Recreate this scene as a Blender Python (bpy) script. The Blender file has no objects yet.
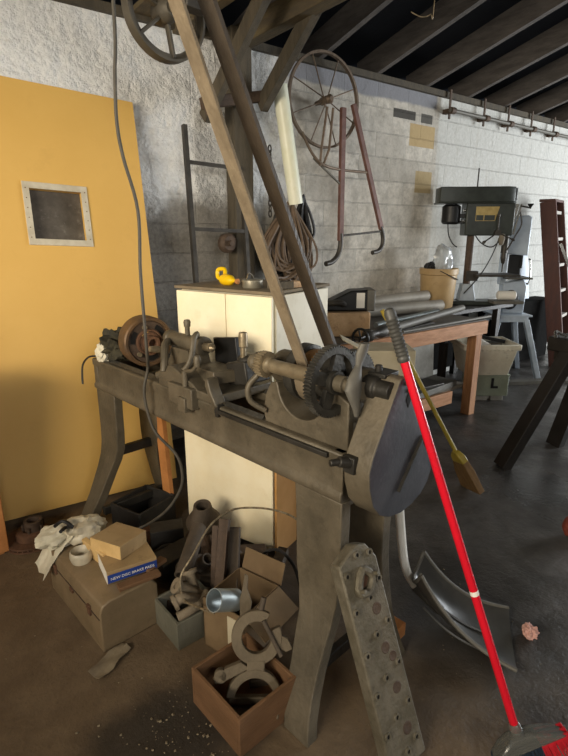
import bpy, bmesh, math, random
from mathutils import Vector, Matrix, Euler
random.seed(7)
C = bpy.context.scene.collection
PI = math.pi
R = math.radians

# ------------------------------------------------------------------ materials
def srgb(h):
    out = []
    for k in (0, 2, 4):
        v = int(h[k:k+2], 16)/255
        out.append(v/12.92 if v <= .04045 else ((v+.055)/1.055)**2.4)
    return (*out, 1)

def mat(name, c1, c2=None, rough=.6, metal=0., scale=6., bump=.0, bscale=40., rvar=.15, spots=None, spot_amt=.5, trans=0., spec=.4, stretch=None, lo=.38, hi=.62):
    m = bpy.data.materials.new(name); m.use_nodes = True
    nt = m.node_tree; N = nt.nodes; Lk = nt.links
    b = N['Principled BSDF']
    c1 = srgb(c1); c2 = srgb(c2) if c2 else c1
    tc = N.new('ShaderNodeTexCoord'); src = tc.outputs['Object']
    if stretch:
        mp = N.new('ShaderNodeMapping'); mp.inputs['Scale'].default_value = stretch
        Lk.new(src, mp.inputs[0]); src = mp.outputs[0]
    n = N.new('ShaderNodeTexNoise'); n.inputs['Scale'].default_value = scale; n.inputs['Detail'].default_value = 7; n.inputs['Roughness'].default_value = .65
    Lk.new(src, n.inputs['Vector'])
    r = N.new('ShaderNodeValToRGB'); e = r.color_ramp.elements
    e[0].position = lo; e[1].position = hi; e[0].color = c1; e[1].color = c2
    Lk.new(n.outputs['Fac'], r.inputs[0]); col = r.outputs[0]
    if spots:
        n2 = N.new('ShaderNodeTexNoise'); n2.inputs['Scale'].default_value = scale*2.7; n2.inputs['Detail'].default_value = 9; n2.inputs['Roughness'].default_value = .75
        Lk.new(src, n2.inputs['Vector'])
        r2 = N.new('ShaderNodeValToRGB'); r2.color_ramp.elements[0].position = .56; r2.color_ramp.elements[1].position = .7
        Lk.new(n2.outputs['Fac'], r2.inputs[0])
        mu = N.new('ShaderNodeMath'); mu.operation = 'MULTIPLY'; mu.inputs[1].default_value = spot_amt; Lk.new(r2.outputs[0], mu.inputs[0])
        mx = N.new('ShaderNodeMix'); mx.data_type = 'RGBA'; mx.inputs[7].default_value = srgb(spots)
        Lk.new(mu.outputs[0], mx.inputs[0]); Lk.new(col, mx.inputs[6]); col = mx.outputs[2]
    Lk.new(col, b.inputs['Base Color'])
    b.inputs['Metallic'].default_value = metal; b.inputs['Specular IOR Level'].default_value = spec
    mr = N.new('ShaderNodeMapRange'); mr.inputs[3].default_value = max(.02, rough-rvar); mr.inputs[4].default_value = min(1, rough+rvar)
    Lk.new(n.outputs['Fac'], mr.inputs[0]); Lk.new(mr.outputs[0], b.inputs['Roughness'])
    if trans: b.inputs['Transmission Weight'].default_value = trans
    if bump:
        n3 = N.new('ShaderNodeTexNoise'); n3.inputs['Scale'].default_value = bscale; n3.inputs['Detail'].default_value = 6
        Lk.new(src, n3.inputs['Vector'])
        bp = N.new('ShaderNodeBump'); bp.inputs['Strength'].default_value = bump; bp.inputs['Distance'].default_value = .01
        Lk.new(n3.outputs['Fac'], bp.inputs['Height']); Lk.new(bp.outputs[0], b.inputs['Normal'])
    return m

M = {}
M['lathe'] = mat('lathe_paint', '524b3e', '655c4c', .5, .15, 7, .25, 60, spots='3b352b', spot_amt=.6)
M['lathe_dark'] = mat('lathe_dark_iron', '292723', '37342f', .5, .3, 9, .2, 60)
M['guard'] = mat('guard_paint', '48453f', '5a5650', .42, .25, 9, .06, 70, spots='77736b', spot_amt=.35)
M['gear'] = mat('gear_iron', '3a3833', '4c4943', .42, .5, 20, .2, 90)
M['worn'] = mat('worn_steel', '80735d', '96886e', .4, .5, 20, .1, 90, spots='6a5c48')
M['bronze'] = mat('bronze_step', 'a87c48', '86643c', .4, .6, 20, .1)
M['steel'] = mat('bright_steel', 'b4b2ac', '8f8d88', .25, .9, 20, .05)
M['grey_metal'] = mat('grey_metal', '5d5a53', '6b6860', .6, .2, 12, .15)
M['dark_metal'] = mat('dark_metal', '3a3733', '4a4640', .5, .4, 14, .2)
M['rust'] = mat('rusty_iron', '5a4030', '71523c', .8, .2, 14, .4, 60, spots='3c2c22')
M['rustdark'] = mat('rusty_dark_iron', '4a3d33', '5c4c3f', .7, .3, 18, .4, 60, spots='7a5a40', spot_amt=.4)
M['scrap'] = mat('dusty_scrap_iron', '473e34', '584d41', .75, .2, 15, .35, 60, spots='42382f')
M['scrap_pale'] = mat('dusty_castings', '5f5443', '6f6350', .75, .1, 15, .4, 60, spots='5e5344')  # paler version of the scrap iron, for the castings
M['alu'] = mat('dull_aluminium', '5d5748', '746d5e', .6, .3, 12, .4, 70, spots='3d392f', spot_amt=.7)
M['black'] = mat('black_plastic', '141414', '1c1c1c', .45, 0, 20, .05)
M['matteblack'] = mat('matte_black', '151515', '1c1b1a', .95, 0, 20, .05, spec=.05, rvar=.04)
M['blackrub'] = mat('black_rubber', '1e1c1a', '292622', .7, 0, 20, .1)
M['drill'] = mat('drill_press_paint', '303430', '383d38', .35, .1, 15, .05)
M['bluegrey'] = mat('blue_grey_enamel', 'b9c4cf', 'a7b2be', .4, .1, 6, .05, spots='8a949e', spot_amt=.3)
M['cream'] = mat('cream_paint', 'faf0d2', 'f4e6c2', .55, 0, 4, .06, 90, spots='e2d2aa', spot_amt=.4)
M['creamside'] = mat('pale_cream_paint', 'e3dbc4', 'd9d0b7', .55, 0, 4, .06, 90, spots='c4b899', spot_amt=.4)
M['cupdoor'] = M['cream']
M['dusttop'] = mat('dusty_top', '6f6352', '85775f', .8, 0, 8, .2)
M['yellow'] = mat('mustard_paint', 'd8ae60', 'd0a556', .5, 0, 1.6, .05, 60, spots='c09650', spot_amt=.35, lo=.3, hi=.7)
M['trimwhite'] = mat('dirty_white_trim', 'c7bfab', 'b4aa94', .7, 0, 10, .1)
M['wood_bench'] = mat('bench_wood', 'c08a5e', 'a5734b', .65, 0, 5, .2, 40, spots='7a5236', spot_amt=.5, stretch=(1, 6, 6))
M['wood_bench_v'] = mat('bench_leg_wood', 'bc885c', 'a06e48', .65, 0, 5, .2, 40, spots='7a5236', spot_amt=.5, stretch=(6, 6, 1))
M['wood_grey'] = mat('grey_dusty_wood', '6e675b', '837a6b', .8, 0, 5, .25, 40, spots='4c463c', stretch=(1, 6, 6))
M['benchtop'] = mat('grimy_bench_top', '5d5850', '75706a', .6, 0, 6, .15, spots='3d3934')
M['wood_dark'] = mat('dark_aged_timber', '443e33', '564e40', .8, 0, 4, .4, 30, spots='332e26', stretch=(5, 5, 1.2))
M['wood_raft'] = mat('sooty_rafter', '55504c', '6c6661', .85, 0, 4, .4, 30, spots='38342f', stretch=(5, 1, 5))
M['wood_tie'] = mat('stained_tie_beam', '655940', '51483a', .8, 0, 4, .3, 30, spots='352f25', stretch=(5, 1, 5))
M['wood_pale'] = mat('pale_timber', 'd4b28a', 'bd986f', .75, 0, 6, .4, 40, spots='8d6a48', spot_amt=.7)
M['wood_crate'] = mat('old_crate_wood', '65492f', '77573b', .8, 0, 5, .3, 40, spots='55402c', stretch=(1, 1, 5))
M['wood_greycrate'] = mat('weathered_grey_green_wood', '5b594c', '6c695b', .8, 0, 6, .3, 40, spots='4d4c40')
M['wood_orange'] = mat('orange_wood', 'c2844c', 'a96f3c', .7, 0, 6, .1)
M['cardboard'] = mat('brown_cardboard', 'c3935a', 'b28349', .85, 0, 3, .05, spots='94703f', spot_amt=.4)
M['carton'] = mat('beige_carton', 'c2b79d', 'b3a78c', .85, 0, 4, .05)
M['carton_dusty'] = mat('dusty_carton', '6c583f', '7d684c', .85, 0, 5, .1, spots='6a583f')
M['carton_top'] = mat('box_top_card', '917853', 'a1875f', .85, 0, 9, .1, spots='6e5a3d', spot_amt=.6)
M['carton_edge'] = mat('clean_card_edge', 'd5b47c', 'c4a26a', .85, 0, 9, .05)
M['blue'] = mat('blue_print', '22418f', '1c377c', .6, 0, 9, .02)
M['white_print'] = mat('white_print', 'e6e2d8', None, .6)
M['toolbox'] = mat('toolbox_paint', '86745a', '78674e', .45, .15, 6, .12, 70, spots='5a4a36', spot_amt=.5)
M['rag'] = mat('oily_rag', '2c2a22', '45402f', .9, 0, 18, .5, 40)
M['paperwhite'] = mat('crumpled_pale_paper', 'b9b29c', 'd4cdb8', .8, 0, 9, .3, 25)
M['bag'] = mat('grey_plastic_film', 'a39a86', 'c4bba5', .35, 0, 9, .3, 25)
M['belt'] = mat('dusty_leather_belt', '7d6f5a', '6a5d4a', .8, 0, 7, .35, 40, spots='988a70', spot_amt=.6, stretch=(3, 3, 1))
M['belt_dark'] = mat('dark_leather_belt', '40382f', '4b4238', .45, 0, 7, .2, 40, stretch=(3, 3, 1))
M['cable'] = mat('grey_cable', '45413a', '534e45', .6, 0, 20)
M['blackcable'] = mat('black_cable', '1d1b1a', '2a2725', .5, 0, 20)
M['browncable'] = mat('brown_cable', '5a4a3a', '6a5846', .6, 0, 20)
M['wire'] = mat('twisted_wire', '9a8c72', '5f5442', .5, .5, 60)
M['whitepipe'] = mat('yellowed_white_plastic', 'e8e8d4', 'd9dabb', .35, 0, 2, .02, spots='c9c99a', spot_amt=.5)
M['bucket'] = mat('tan_bucket_plastic', 'b89c70', 'a68a60', .5, 0, 4, .05, spots='8a6d42', spot_amt=.4)
M['clear'] = mat('clear_plastic', 'dfe3e4', 'cfd4d6', .2, 0, 4, .02, trans=.55)
M['red'] = mat('red_handle_paint', 'd3172b', 'c61427', .25, 0, 4, .0)
M['redbr'] = mat('red_bristle', 'c01f2c', 'a81a26', .45, 0, 20)
M['navybr'] = mat('navy_bristle', '1c2733', '243343', .5, 0, 20)
M['smoke'] = mat('smoky_clear_plastic', '8d8d86', '7d7d77', .2, 0, 4, trans=.6)
M['grip'] = mat('grey_grip_rubber', '3a3936', '484743', .45, 0, 20)
M['ywood'] = mat('yellow_handle_paint', 'a8923a', '93802f', .4, 0, 5)
M['straw'] = mat('straw_bristles', '7d6038', '6b5030', .8, 0, 10, .6, 60, stretch=(8, 8, 1))
M['greyhandle'] = mat('pale_grey_handle', 'f0ede4', 'e2dfd4', .35, 0, 5)
M['shovel'] = mat('grey_shovel_plastic', '3c3b38', '474642', .36, 0, 6, .05, spots='5e5c56', spot_amt=.3)
M['tub'] = mat('off_white_tub', 'e6e3d4', 'd4d0be', .55, 0, 4, .1, spots='8d8775', spot_amt=.5)
M['greenbox'] = mat('grey_green_box', '9aa391', '8a9382', .5, .1, 5, .1, spots='6d7365', spot_amt=.4)
M['block'] = mat('concrete_block_grey', 'a3a39c', '8e8e88', .9, 0, 8, .4)
M['slab'] = mat('grey_cement_board', 'a09d94', '86837b', .9, 0, 5, .2, spots='6f6c64', spot_amt=.5)
M['roll'] = mat('grey_rolled_sheet', '8b857a', '9c968a', .55, .2, 6, .1)
M['ladder'] = mat('dark_red_brown_paint', '482a22', '563228', .6, 0, 6, .15, stretch=(5, 5, 1))
M['tread'] = mat('pale_ladder_tread', 'a9a39a', 'bdb7ae', .6, 0, 8)
M['darktable'] = mat('dark_brown_steel', '221f1c', '2c2825', .5, .2, 8, .1)
M['lid'] = mat('yellow_plastic', 'f0c512', 'e6b80e', .35, 0, 4)
M['tin'] = mat('dull_tin', 'a29c8c', '8a8474', .4, .6, 12)
M['galv'] = mat('galvanised_sheet', '8c9494', 'a0a8a8', .45, .5, 9, .1, spots='6a6f6d')
M['plate'] = mat('brass_label', 'b09a62', '9d8853', .4, .3, 20)
M['redball'] = mat('faded_red', '8e4538', '7d3c30', .6, 0, 8)
M['pink'] = mat('pink_paper', 'd3a79a', 'c09184', .8, 0, 8)
M['crumb'] = mat('pale_crumbs', '8e8168', '6d614d', .9, 0, 40)
M['rimsteel'] = mat('rusty_wheel_steel', '665749', '7c6c5c', .55, .4, 14, .3, spots='4a3c32')
M['redrust'] = mat('red_oxide_paint', '6c4a40', '5a3e36', .6, .1, 10, .2, spots='85706a', spot_amt=.4)
M['tube_end'] = mat('dark_hole', '0e0d0c', None, .9)
M['cushion'] = mat('dusty_black_sheet', '2e2b27', '3c3832', .7, 0, 8, .3)

# ------------------------------------------------------------------ mesh builder
class MB:
    def __init__(s): s.bm = bmesh.new(); s.T = Matrix.Identity(4)
    def _add(s, verts, faces):
        vs = [s.bm.verts.new(s.T @ Vector(v)) for v in verts]
        for f in faces:
            try: s.bm.faces.new([vs[i] for i in f])
            except ValueError: pass
        return s
    def box(s, c, d, rot=(0, 0, 0), taper=1.):
        m = Matrix.Translation(c) @ Euler([R(a) for a in rot]).to_matrix().to_4x4()
        x, y, z = d[0]/2, d[1]/2, d[2]/2; t = taper
        v = [(-x*t, -y*t, -z), (x*t, -y*t, -z), (x*t, y*t, -z), (-x*t, y*t, -z), (-x, -y, z), (x, -y, z), (x, y, z), (-x, y, z)]
        return s._add([m @ Vector(p) for p in v], [(0, 3, 2, 1), (4, 5, 6, 7), (0, 1, 5, 4), (1, 2, 6, 5), (2, 3, 7, 6), (3, 0, 4, 7)])
    def bar(s, p0, p1, w, h, up=(0, 0, 1)):
        p0 = Vector(p0); p1 = Vector(p1); d = (p1-p0).normalized(); up = Vector(up)
        if abs(d.dot(up)) > .98: up = Vector((1, 0, 0))
        a = d.cross(up).normalized(); b = a.cross(d)
        v = []
        for p in (p0, p1):
            for i, j in ((-1, -1), (1, -1), (1, 1), (-1, 1)): v.append(p+a*i*w/2+b*j*h/2)
        return s._add(v, [(3, 2, 1, 0), (4, 5, 6, 7), (0, 1, 5, 4), (1, 2, 6, 5), (2, 3, 7, 6), (3, 0, 4, 7)])
    def rev(s, p0, axis, prof, n=24, caps=True):      # prof: (h, r) along the axis
        p0 = Vector(p0); d = Vector(axis).normalized()
        a = d.orthogonal().normalized(); b = d.cross(a)
        v = []; f = []
        for h, r in prof:
            for k in range(n):
                t = 2*PI*k/n; v.append(p0+d*h+(a*math.cos(t)+b*math.sin(t))*max(r, 1e-4))
        for i in range(len(prof)-1):
            for k in range(n):
                k2 = (k+1) % n; f.append((i*n+k, i*n+k2, (i+1)*n+k2, (i+1)*n+k))
        if caps:
            f.append(tuple(reversed(range(n)))); f.append(tuple((len(prof)-1)*n+k for k in range(n)))
        return s._add(v, f)
    def cyl(s, p0, p1, r0, r1=None, n=18):
        p0 = Vector(p0); p1 = Vector(p1); L = (p1-p0).length
        return s.rev(p0, p1-p0, [(0, r0), (L, r0 if r1 is None else r1)], n)
    def ring(s, p0, axis, r_in, r_out, h, n=32):
        return s.rev(p0, axis, [(0, r_in), (0, r_out), (h, r_out), (h, r_in), (0, r_in)], n, caps=False)
    def tube(s, pts, r, n=8, closed=False, smooth=0, flat=1.):
        pts = [Vector(p) for p in pts]
        if smooth:
            out = []; N = len(pts)
            rng = range(N if closed else N-1)
            for i in rng:
                g = (lambda k: pts[k % N]) if closed else (lambda k: pts[min(max(k, 0), N-1)])
                p0, p1, p2, p3 = g(i-1), g(i), g(i+1), g(i+2)
                for j in range(smooth):
                    t = j/smooth
                    out.append(.5*((2*p1)+(p2-p0)*t+(2*p0-5*p1+4*p2-p3)*t*t+(3*p1-p0-3*p2+p3)*t**3))
            if not closed: out.append(pts[-1])
            pts = out
        N = len(pts); rr = r if isinstance(r, (list, tuple)) else None
        v = []; f = []; a = None
        for i, p in enumerate(pts):
            if closed: d = pts[(i+1) % N]-pts[i-1]
            else: d = pts[min(i+1, N-1)]-pts[max(i-1, 0)]
            d = d.normalized() if d.length > 1e-9 else Vector((0, 0, 1))
            a = d.orthogonal().normalized() if a is None else (a-d*a.dot(d)).normalized()
            b = d.cross(a)
            q = (rr[0]+(rr[1]-rr[0])*i/max(N-1, 1)) if rr else r
            for k in range(n):
                t = 2*PI*k/n; v.append(p+(a*math.cos(t)+b*math.sin(t)*flat)*q)
        for i in range(N if closed else N-1):
            i2 = (i+1) % N
            for k in range(n): f.append((i*n+k, i*n+(k+1) % n, i2*n+(k+1) % n, i2*n+k))
        if not closed: f.append(tuple(reversed(range(n)))); f.append(tuple((N-1)*n+k for k in range(n)))
        return s._add(v, f)
    def prism(s, poly, axis, lo, hi):
        def P(p, h): return {'x': (h, p[0], p[1]), 'y': (p[0], h, p[1]), 'z': (p[0], p[1], h)}[axis]
        n = len(poly)
        return s._add([P(p, lo) for p in poly]+[P(p, hi) for p in poly],
                      [tuple(reversed(range(n))), tuple(range(n, 2*n))]+[(i, (i+1) % n, (i+1) % n+n, i+n) for i in range(n)])
    def loft(s, secs):                                 # list of equal-length point rings
        n = len(secs[0]); v = [p for q in secs for p in q]; f = []
        for i in range(len(secs)-1):
            for k in range(n): f.append((i*n+k, i*n+(k+1) % n, (i+1)*n+(k+1) % n, (i+1)*n+k))
        f.append(tuple(reversed(range(n)))); f.append(tuple((len(secs)-1)*n+k for k in range(n)))
        return s._add(v, f)
    def sheet(s, grid, th=.003):                       # grid of points, thickened along z-normal estimate
        nu = len(grid); nv = len(grid[0]); G = [[Vector(p) for p in r] for r in grid]
        top = []; bot = []
        for i in range(nu):
            for j in range(nv):
                du = G[min(i+1, nu-1)][j]-G[max(i-1, 0)][j]; dv = G[i][min(j+1, nv-1)]-G[i][max(j-1, 0)]
                nn = du.cross(dv); nn = nn.normalized() if nn.length > 1e-9 else Vector((0, 0, 1))
                top.append(G[i][j]+nn*th/2); bot.append(G[i][j]-nn*th/2)
        n = nu*nv; f = []; ix = lambda i, j: i*nv+j
        for i in range(nu-1):
            for j in range(nv-1):
                f.append((ix(i, j), ix(i+1, j), ix(i+1, j+1), ix(i, j+1)))
                f.append((n+ix(i, j), n+ix(i, j+1), n+ix(i+1, j+1), n+ix(i+1, j)))
        bd = [ix(i, 0) for i in range(nu)]+[ix(nu-1, j) for j in range(1, nv)]+[ix(i, nv-1) for i in range(nu-2, -1, -1)]+[ix(0, j) for j in range(nv-2, 0, -1)]
        for k in range(len(bd)):
            a, b = bd[k], bd[(k+1) % len(bd)]; f.append((a, n+a, n+b, b))
        return s._add(top+bot, f)
    def gear(s, p0, axis, r, h, teeth, depth=.006, r_in=0.):
        prof = []
        for k in range(teeth):
            for t, rr in ((0, r-depth), (.25, r), (.55, r), (.8, r-depth)):
                a = 2*PI*(k+t)/teeth; prof.append((rr*math.cos(a), rr*math.sin(a)))
        d = Vector(axis).normalized(); a = d.orthogonal().normalized(); b = d.cross(a); p0 = Vector(p0)
        n = len(prof); v = []
        for hh in (0, h):
            for x, y in prof: v.append(p0+d*hh+a*x+b*y)
        f = [(i, (i+1) % n, n+(i+1) % n, n+i) for i in range(n)]
        if r_in:
            for hh in (0, h):
                for i in range(n):
                    t = math.atan2(prof[i][1], prof[i][0]); v.append(p0+d*hh+(a*math.cos(t)+b*math.sin(t))*r_in)
            for i in range(n):
                j = (i+1) % n
                f += [(j, i, 2*n+i, 2*n+j), (n+i, n+j, 3*n+j, 3*n+i), (2*n+j, 2*n+i, 3*n+i, 3*n+j)]
        else: f += [tuple(reversed(range(n))), tuple(range(n, 2*n))]
        return s._add(v, f)
    def build(s, name, m, parent=None, bev=0., sharp=38, loc=None, rot=None, sub=0):
        bm = s.bm
        bmesh.ops.recalc_face_normals(bm, faces=bm.faces)
        me = bpy.data.meshes.new(name); bm.to_mesh(me); bm.free()
        me.materials.append(m if not isinstance(m, str) else M[m])
        for p in me.polygons: p.use_smooth = True
        me.set_sharp_from_angle(angle=R(sharp))
        o = bpy.data.objects.new(name, me); C.objects.link(o)
        if parent: o.parent = parent
        if loc: o.location = loc
        if rot: o.rotation_euler = [R(a) for a in rot]
        if bev:
            bv = o.modifiers.new('bevel', 'BEVEL'); bv.width = bev; bv.segments = 2; bv.limit_method = 'ANGLE'; bv.angle_limit = R(35)
        if sub:
            ss = o.modifiers.new('sub', 'SUBSURF'); ss.levels = sub; ss.render_levels = sub
        return o

def tag(o, label, cat, group=None, kind=None):
    o['label'] = label; o['category'] = cat
    if group: o['group'] = group
    if kind: o['kind'] = kind
    return o
def thing(name, label, cat, loc=(0, 0, 0), rotz=0, group=None, rot=None):
    o = bpy.data.objects.new(name, None); C.objects.link(o); o.empty_display_size = .1
    o.location = loc; o.rotation_euler = [R(a) for a in rot] if rot else (0, 0, R(rotz))
    return tag(o, label, cat, group)
def struct(o): o['kind'] = 'structure'; return o
def aim(p0, p1):                                       # rotation that sends local z along p0->p1
    return [math.degrees(a) for a in (Vector(p1)-Vector(p0)).to_track_quat('Z', 'Y').to_euler()]

# ------------------------------------------------------------------ setting
WY = 3.5; WTOP = 2.88; SL = .255; XL = -1.7; XR = 10.5; YF = -4.5
def wall_material():
    m = bpy.data.materials.new('block_wall'); m.use_nodes = True
    nt = m.node_tree; N = nt.nodes; Lk = nt.links; b = N['Principled BSDF']
    tc = N.new('ShaderNodeTexCoord')
    sep = N.new('ShaderNodeSeparateXYZ'); Lk.new(tc.outputs['Object'], sep.inputs[0])
    cmb = N.new('ShaderNodeCombineXYZ'); Lk.new(sep.outputs[0], cmb.inputs[0]); Lk.new(sep.outputs[2], cmb.inputs[1])
    br = N.new('ShaderNodeTexBrick'); Lk.new(cmb.outputs[0], br.inputs[0])
    br.inputs['Scale'].default_value = 1; br.inputs['Brick Width'].default_value = .405; br.inputs['Row Height'].default_value = .203
    br.inputs['Mortar Size'].default_value = .006; br.inputs['Mortar Smooth'].default_value = .4; br.inputs['Bias'].default_value = 0
    br.inputs['Color1'].default_value = srgb('bdb8ae'); br.inputs['Color2'].default_value = srgb('dcd6ca'); br.inputs['Mortar'].default_value = srgb('cfcbc2')
    def noise(sc, det=6, rough=.6, vec=None):
        n = N.new('ShaderNodeTexNoise'); n.inputs['Scale'].default_value = sc; n.inputs['Detail'].default_value = det; n.inputs['Roughness'].default_value = rough
        Lk.new(vec or tc.outputs['Object'], n.inputs['Vector']); return n.outputs['Fac']
    def ramp(v, a, c):
        r = N.new('ShaderNodeMapRange'); r.inputs[1].default_value = a; r.inputs[2].default_value = c; r.interpolation_type = 'SMOOTHSTEP'
        Lk.new(v, r.inputs[0]); return r.outputs[0]
    def math_(op, a, c):
        k = N.new('ShaderNodeMath'); k.operation = op
        for i, q in enumerate((a, c)):
            if isinstance(q, (int, float)): k.inputs[i].default_value = q
            else: Lk.new(q, k.inputs[i])
        return k.outputs[0]
    def mix(f, a, c):
        k = N.new('ShaderNodeMix'); k.data_type = 'RGBA'
        if isinstance(f, (int, float)): k.inputs[0].default_value = f
        else: Lk.new(f, k.inputs[0])
        for i, q in ((6, a), (7, c)):
            if isinstance(q, str): k.inputs[i].default_value = srgb(q)
            else: Lk.new(q, k.inputs[i])
        return k.outputs[2]
    X = sep.outputs[0]; Zc = sep.outputs[2]
    big = noise(1.1, 6, .65); mid = noise(8, 8, .7); fine = noise(34, 6, .7)
    bigo = math_('MULTIPLY', math_('SUBTRACT', big, .5), 1.4)
    col = mix(ramp(mid, .35, .7), br.outputs[0], 'aaa59b')            # bare block, blotchy
    col = mix(math_('MULTIPLY', ramp(fine, .45, .7), .28), col, '77736c')
    # odd blocks: one dark pair, one tan pair
    def rect(x0, x1, z0, z1):
        return math_('MULTIPLY', math_('MULTIPLY', math_('GREATER_THAN', X, x0), math_('LESS_THAN', X, x1)), math_('MULTIPLY', math_('GREATER_THAN', Zc, z0), math_('LESS_THAN', Zc, z1)))
    col = mix(rect(3.86, 4.17, 2.585, 2.66), col, '55534f'); col = mix(rect(4.25, 4.42, 2.58, 2.66), col, '615f5a')
    col = mix(rect(4.10, 4.47, 2.365, 2.56), col, 'b8a27a'); col = mix(rect(4.22, 4.47, 1.95, 2.15), col, 'b5a37f')
    # bluish cement band under the plate
    band = math_('MULTIPLY', ramp(math_('ADD', Zc, math_('MULTIPLY', bigo, .08)), 2.70, 2.73), math_('MULTIPLY', ramp(X, 2.5, 2.7), ramp(math_('MULTIPLY', X, -1), -4.5, -4.45)))
    col = mix(band, col, '8b8c91')
    # whitewash: rough left half and the far right stretch
    left = ramp(math_('MULTIPLY', math_('ADD', X, math_('MULTIPLY', bigo, .5)), -1), -2.75, -2.45)
    left = math_('MULTIPLY', left, ramp(math_('ADD', Zc, math_('MULTIPLY', bigo, .9)), 1.62, 1.9))
    right = ramp(math_('ADD', X, math_('MULTIPLY', bigo, .03)), 4.50, 4.54)
    white = mix(ramp(fine, .35, .75), 'eeeeec', 'd8d8d6')
    white = mix(math_('MULTIPLY', ramp(mid, .55, .75), .5), white, '9b9a97')
    lmask = math_('MULTIPLY', left, ramp(mid, .25, .42)); rmask = math_('MULTIPLY', right, ramp(mid, .22, .40))
    low = math_('MULTIPLY', ramp(math_('MULTIPLY', X, -1), -2.6, -2.2), ramp(math_('MULTIPLY', math_('ADD', Zc, math_('MULTIPLY', bigo, .5)), -1), -2.05, -1.85))
    col = mix(low, col, mix(ramp(fine, .3, .7), '959189', '7d7973'))
    col = mix(lmask, col, white); col = mix(rmask, col, mix(ramp(fine, .3, .75), 'cfcfca', 'bcbcb6'))
    # streaks on the right wall
    mp = N.new('ShaderNodeMapping'); mp.inputs['Scale'].default_value = (9, 9, .6); Lk.new(tc.outputs['Object'], mp.inputs[0])
    st = noise(1, 5, .6, mp.outputs[0])
    col = mix(math_('MULTIPLY', math_('MULTIPLY', ramp(st, .55, .75), right), .35), col, 'a39a86')
    Lk.new(col, b.inputs['Base Color']); b.inputs['Roughness'].default_value = .92; b.inputs['Specular IOR Level'].default_value = .15
    lm = math_('ADD', math_('MULTIPLY', left, .75), .25)
    lump = noise(13, 3, .5)
    h = math_('ADD', math_('MULTIPLY', math_('ADD', math_('ADD', math_('MULTIPLY', mid, .8), math_('MULTIPLY', lump, 1.1)), math_('MULTIPLY', fine, .22)), lm), math_('MULTIPLY', math_('MULTIPLY', math_('SUBTRACT', 1, br.outputs['Fac']), math_('SUBTRACT', 1, math_('MULTIPLY', left, .85))), .25))
    bp = N.new('ShaderNodeBump'); bp.inputs['Strength'].default_value = .9; bp.inputs['Distance'].default_value = .05
    Lk.new(h, bp.inputs['Height']); Lk.new(bp.outputs[0], b.inputs['Normal'])
    return m
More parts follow.
